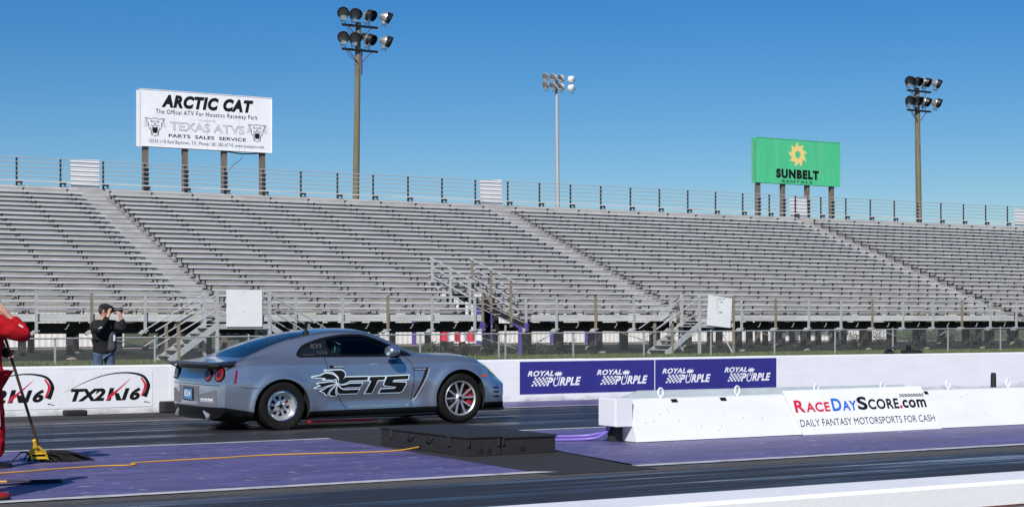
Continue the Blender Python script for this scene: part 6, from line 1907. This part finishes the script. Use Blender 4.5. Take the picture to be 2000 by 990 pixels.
add_hand(JB, EB, 'rw', (px + 0.035, py - 0.215, GZ + 1.475), (0.9, 0.2, 0.2), (0.2, 0.3, 0.1), (0.2, 0.1, 1), 0.8)
add_hand(JB, EB, 'lw', (px + 0.205, py - 0.205, GZ + 1.455), (0.9, -0.1, 0.1), (-0.4, 0.4, 0.2), (-0.3, 0.1, 0.9), 0.8)
skin_mesh('body', JB, EB, M['skin'], p3)
JJ = dict(ch=(px, py, GZ + 1.18, (0.15, 0.19)), sp=(px - 0.005, py, GZ + 1.02, (0.145, 0.18)), hem=(px - 0.01, py, GZ + 0.86, (0.145, 0.175)), hem2=(px - 0.01, py, GZ + 0.74, (0.14, 0.17)), ub=(px, py, GZ + 1.29, (0.12, 0.15)),
          rs=(px - 0.15, py - 0.05, GZ + 1.27, 0.09), re=(px - 0.165, py - 0.24, GZ + 1.165, 0.078), rf=(px - 0.08, py - 0.23, GZ + 1.28, 0.062), rw=(px + 0.005, py - 0.22, GZ + 1.40, 0.046),
          ls=(px + 0.16, py - 0.04, GZ + 1.27, 0.09), le=(px + 0.30, py - 0.20, GZ + 1.195, 0.075), lf=(px + 0.265, py - 0.20, GZ + 1.29, 0.060), lw=(px + 0.235, py - 0.20, GZ + 1.38, 0.046))
wrinkle(skin_mesh('jacket', JJ, [('ch', 'sp'), ('sp', 'hem'), ('hem', 'hem2'), ('ch', 'ub'), ('ub', 'rs'), ('rs', 're'), ('re', 'rf'), ('rf', 'rw'), ('ub', 'ls'), ('ls', 'le'), ('le', 'lf'), ('lf', 'lw')], M['black_cloth'], p3, 3))
JS = dict(a=(px + 0.10, py - 0.075, GZ + 1.17, (0.09, 0.10)), b=(px + 0.105, py - 0.085, GZ + 1.02, (0.09, 0.10)), c=(px + 0.105, py - 0.085, GZ + 0.80, (0.095, 0.105)))
wrinkle(skin_mesh('shirt', JS, chain('a', 'b', 'c'), M['grey_shirt'], p3, 3))
JT = dict(pel=(px, py, GZ + 0.88, (0.12, 0.13)), rh=(px - 0.085, py, GZ + 0.76, 0.098), rk=(px - 0.10, py - 0.01, GZ + 0.46, 0.08), ra=(px - 0.11, py, GZ + 0.08, 0.072), lh=(px + 0.095, py - 0.01, GZ + 0.76, 0.098), lk=(px + 0.12, py - 0.03, GZ + 0.46, 0.08), la=(px + 0.135, py - 0.01, GZ + 0.08, 0.072))
wrinkle(skin_mesh('jeans', JT, [('pel', 'rh'), ('rh', 'rk'), ('rk', 'ra'), ('pel', 'lh'), ('lh', 'lk'), ('lk', 'la')], M['jeans'], p3, 3))
shoe(p3, (px - 0.13, py + 0.10, GZ), (px - 0.10, py - 0.17, GZ), M['shoe_black']); shoe(p3, (px + 0.13, py + 0.09, GZ), (px + 0.17, py - 0.18, GZ), M['shoe_black'])
head(p3, (px + 0.02, py - 0.02, GZ + 1.49), (0.85, -0.5, 0), True, M['black_cloth'])
mb = MB(); mb.prism([(px + 0.105, py - 0.20, GZ + 1.10), (px + 0.135, py - 0.20, GZ + 1.10), (px + 0.135, py - 0.20, GZ + 1.00), (px + 0.105, py - 0.20, GZ + 1.00)], (0, -0.004, 0)); mb.build('badge', M['white_cloth'], p3)
mb = MB(); mb.prism([(px - 0.18, py - 0.318, GZ + 1.20), (px - 0.12, py - 0.318, GZ + 1.225), (px - 0.12, py - 0.318, GZ + 1.24), (px - 0.18, py - 0.318, GZ + 1.215)], (0, -0.003, 0)); mb.build('sleeve_mark', M['white_cloth'], p3)
cm = empty('camera', (px + 0.10, py - 0.16, GZ + 1.50), 'black camera with long lens held by the person behind the wall', 'camera')
mb = MB(); mb.bbox(px + 0.045, px + 0.115, py - 0.20, py - 0.09, GZ + 1.465, GZ + 1.555, 0.012); mb.build('camera_body', M['trim'], cm)
mb = MB(); mb.bbox(px + 0.05, px + 0.11, py - 0.17, py - 0.12, GZ + 1.555, GZ + 1.58, 0.008); mb.build('viewfinder_hump', M['trim'], cm)
mb = MB(); mb.lathe([(0.030, 0.0), (0.036, 0.03), (0.036, 0.10), (0.043, 0.12), (0.043, 0.16), (0.034, 0.158), (0.0, 0.13)], (px + 0.115, py - 0.15, GZ + 1.51), (0.93, -0.36, 0.02), 20); mb.build('lens', M['trim'], cm, True)

# ---- mop
mp_ = empty('mop', (4.85, 17.12, 0.0), 'string mop with yellow clamp and dirty black strands on the purple paint', 'mop')
a_, b_ = Vector((4.835, 17.115, 0.17)), Vector((4.255, 16.60, 1.64))
mb = MB(); mb.tube([a_ + (b_ - a_) * k / 6 for k in range(7)], 0.0145, 10); mb.build('handle', M['wood'], mp_, True)
ux = Vector((0.92, 0.0, 0.0)); base = Vector((4.845, 17.10, 0.045)); n_ = (b_ - a_).normalized()
def cl(u, w_): return base + ux * u + n_ * w_
mb = MB()
for p, q, t in ((cl(-0.085, 0.0), cl(-0.09, 0.09), 0.018), (cl(0.085, -0.01), cl(0.078, 0.085), 0.018), (cl(-0.09, 0.085), cl(-0.018, 0.155), 0.020), (cl(0.080, 0.08), cl(0.018, 0.155), 0.020), (cl(-0.09, 0.065), cl(0.082, 0.065), 0.016), (cl(-0.085, 0.018), cl(0.085, 0.012), 0.024)):
    mb.bar(p, q, t, 0.016, (0, 1, 0))
mb.prism([cl(-0.085, 0.075), cl(0.078, 0.075), cl(0.016, 0.150), cl(-0.016, 0.150)], (0.0, 0.012, 0.006))
mb.tube([cl(0, 0.14), cl(0, 0.225)], 0.020, 12)
mb.build('clamp', M['mop_yellow'], mp_)
rnd = random.Random(5)
mb = MB()
for k in range(240):
    u = rnd.uniform(-0.10, 0.10); L = rnd.uniform(0.18, 0.48) * (1.0 if rnd.random() < 0.7 else 0.5)
    st = Vector((4.845 + u * 0.92, 17.145 + rnd.uniform(-0.01, 0.07), 0.05 + rnd.uniform(0, 0.045)))
    dr = Vector((1, rnd.gauss(-0.02, 0.14), 0)).normalized() if rnd.random() < 0.9 else Vector((rnd.gauss(0.3, 0.5), 0.6, 0)).normalized() * 0.4
    pts = []
    for j in range(6):
        t = j / 5
        z = (st.z + 0.075 * math.sin(t * 2.2)) * (1 - t) ** 0.8 + 0.014
        pts.append(st * 1.0 + dr * L * t + Vector((0, 0.02 * math.sin(t * 9 + k), 0)) + Vector((0, 0, z - st.z)))
    mb.tube(pts, 0.010, 5, 0.007)
mb.build('mop_head', M['mop_black'], mp_, True)

# ---- dark bags on the grass behind the wall
bg1 = empty('bag', (25.7, 26.6, 0.1), 'rounded black bag behind the wall, left one of two', 'bag')
bm = bmesh.new(); bmesh.ops.create_uvsphere(bm, u_segments=24, v_segments=14, radius=1)
for v_ in bm.verts:
    x, y, z = v_.co; v_.co = Vector((x * 0.155 * (1 - 0.25 * max(z, 0)), y * 0.2, (0.37 + z * 0.37) if z > -0.8 else 0.06))
me = bpy.data.meshes.new('cover'); bm.to_mesh(me); bm.free(); link_mesh('cover', me, M['black_cloth'], bg1, True)
mb = MB(); mb.tube(smooth_pts([(25.6, 26.55, 0.80), (25.66, 26.5, 0.845), (25.74, 26.5, 0.845), (25.8, 26.55, 0.80)], 4), 0.014, 8); mb.build('strap', M['trim'], bg1, True)
bg2 = empty('equipment_case', (26.34, 26.6, 0.1), 'square black equipment case with a round knob behind the wall, right one of two', 'case')
mb = MB(); mb.bbox(26.17, 26.53, 26.42, 26.78, 0.1, 0.80, 0.05); mb.build('case', M['black_cloth'], bg2)
mb = MB(); mb.lathe([(0.055, 0.0), (0.06, 0.03), (0.04, 0.06), (0.048, 0.085), (0.03, 0.12), (0.0, 0.125)], (26.27, 26.6, 0.79), (0, 0, 1), 16); mb.build('knob', M['trim'], bg2, True)
mb = MB(); mb.bbox(26.40, 26.50, 26.39, 26.419, 0.45, 0.62, 0.008); mb.build('latch', M['dark_steel'], bg2)
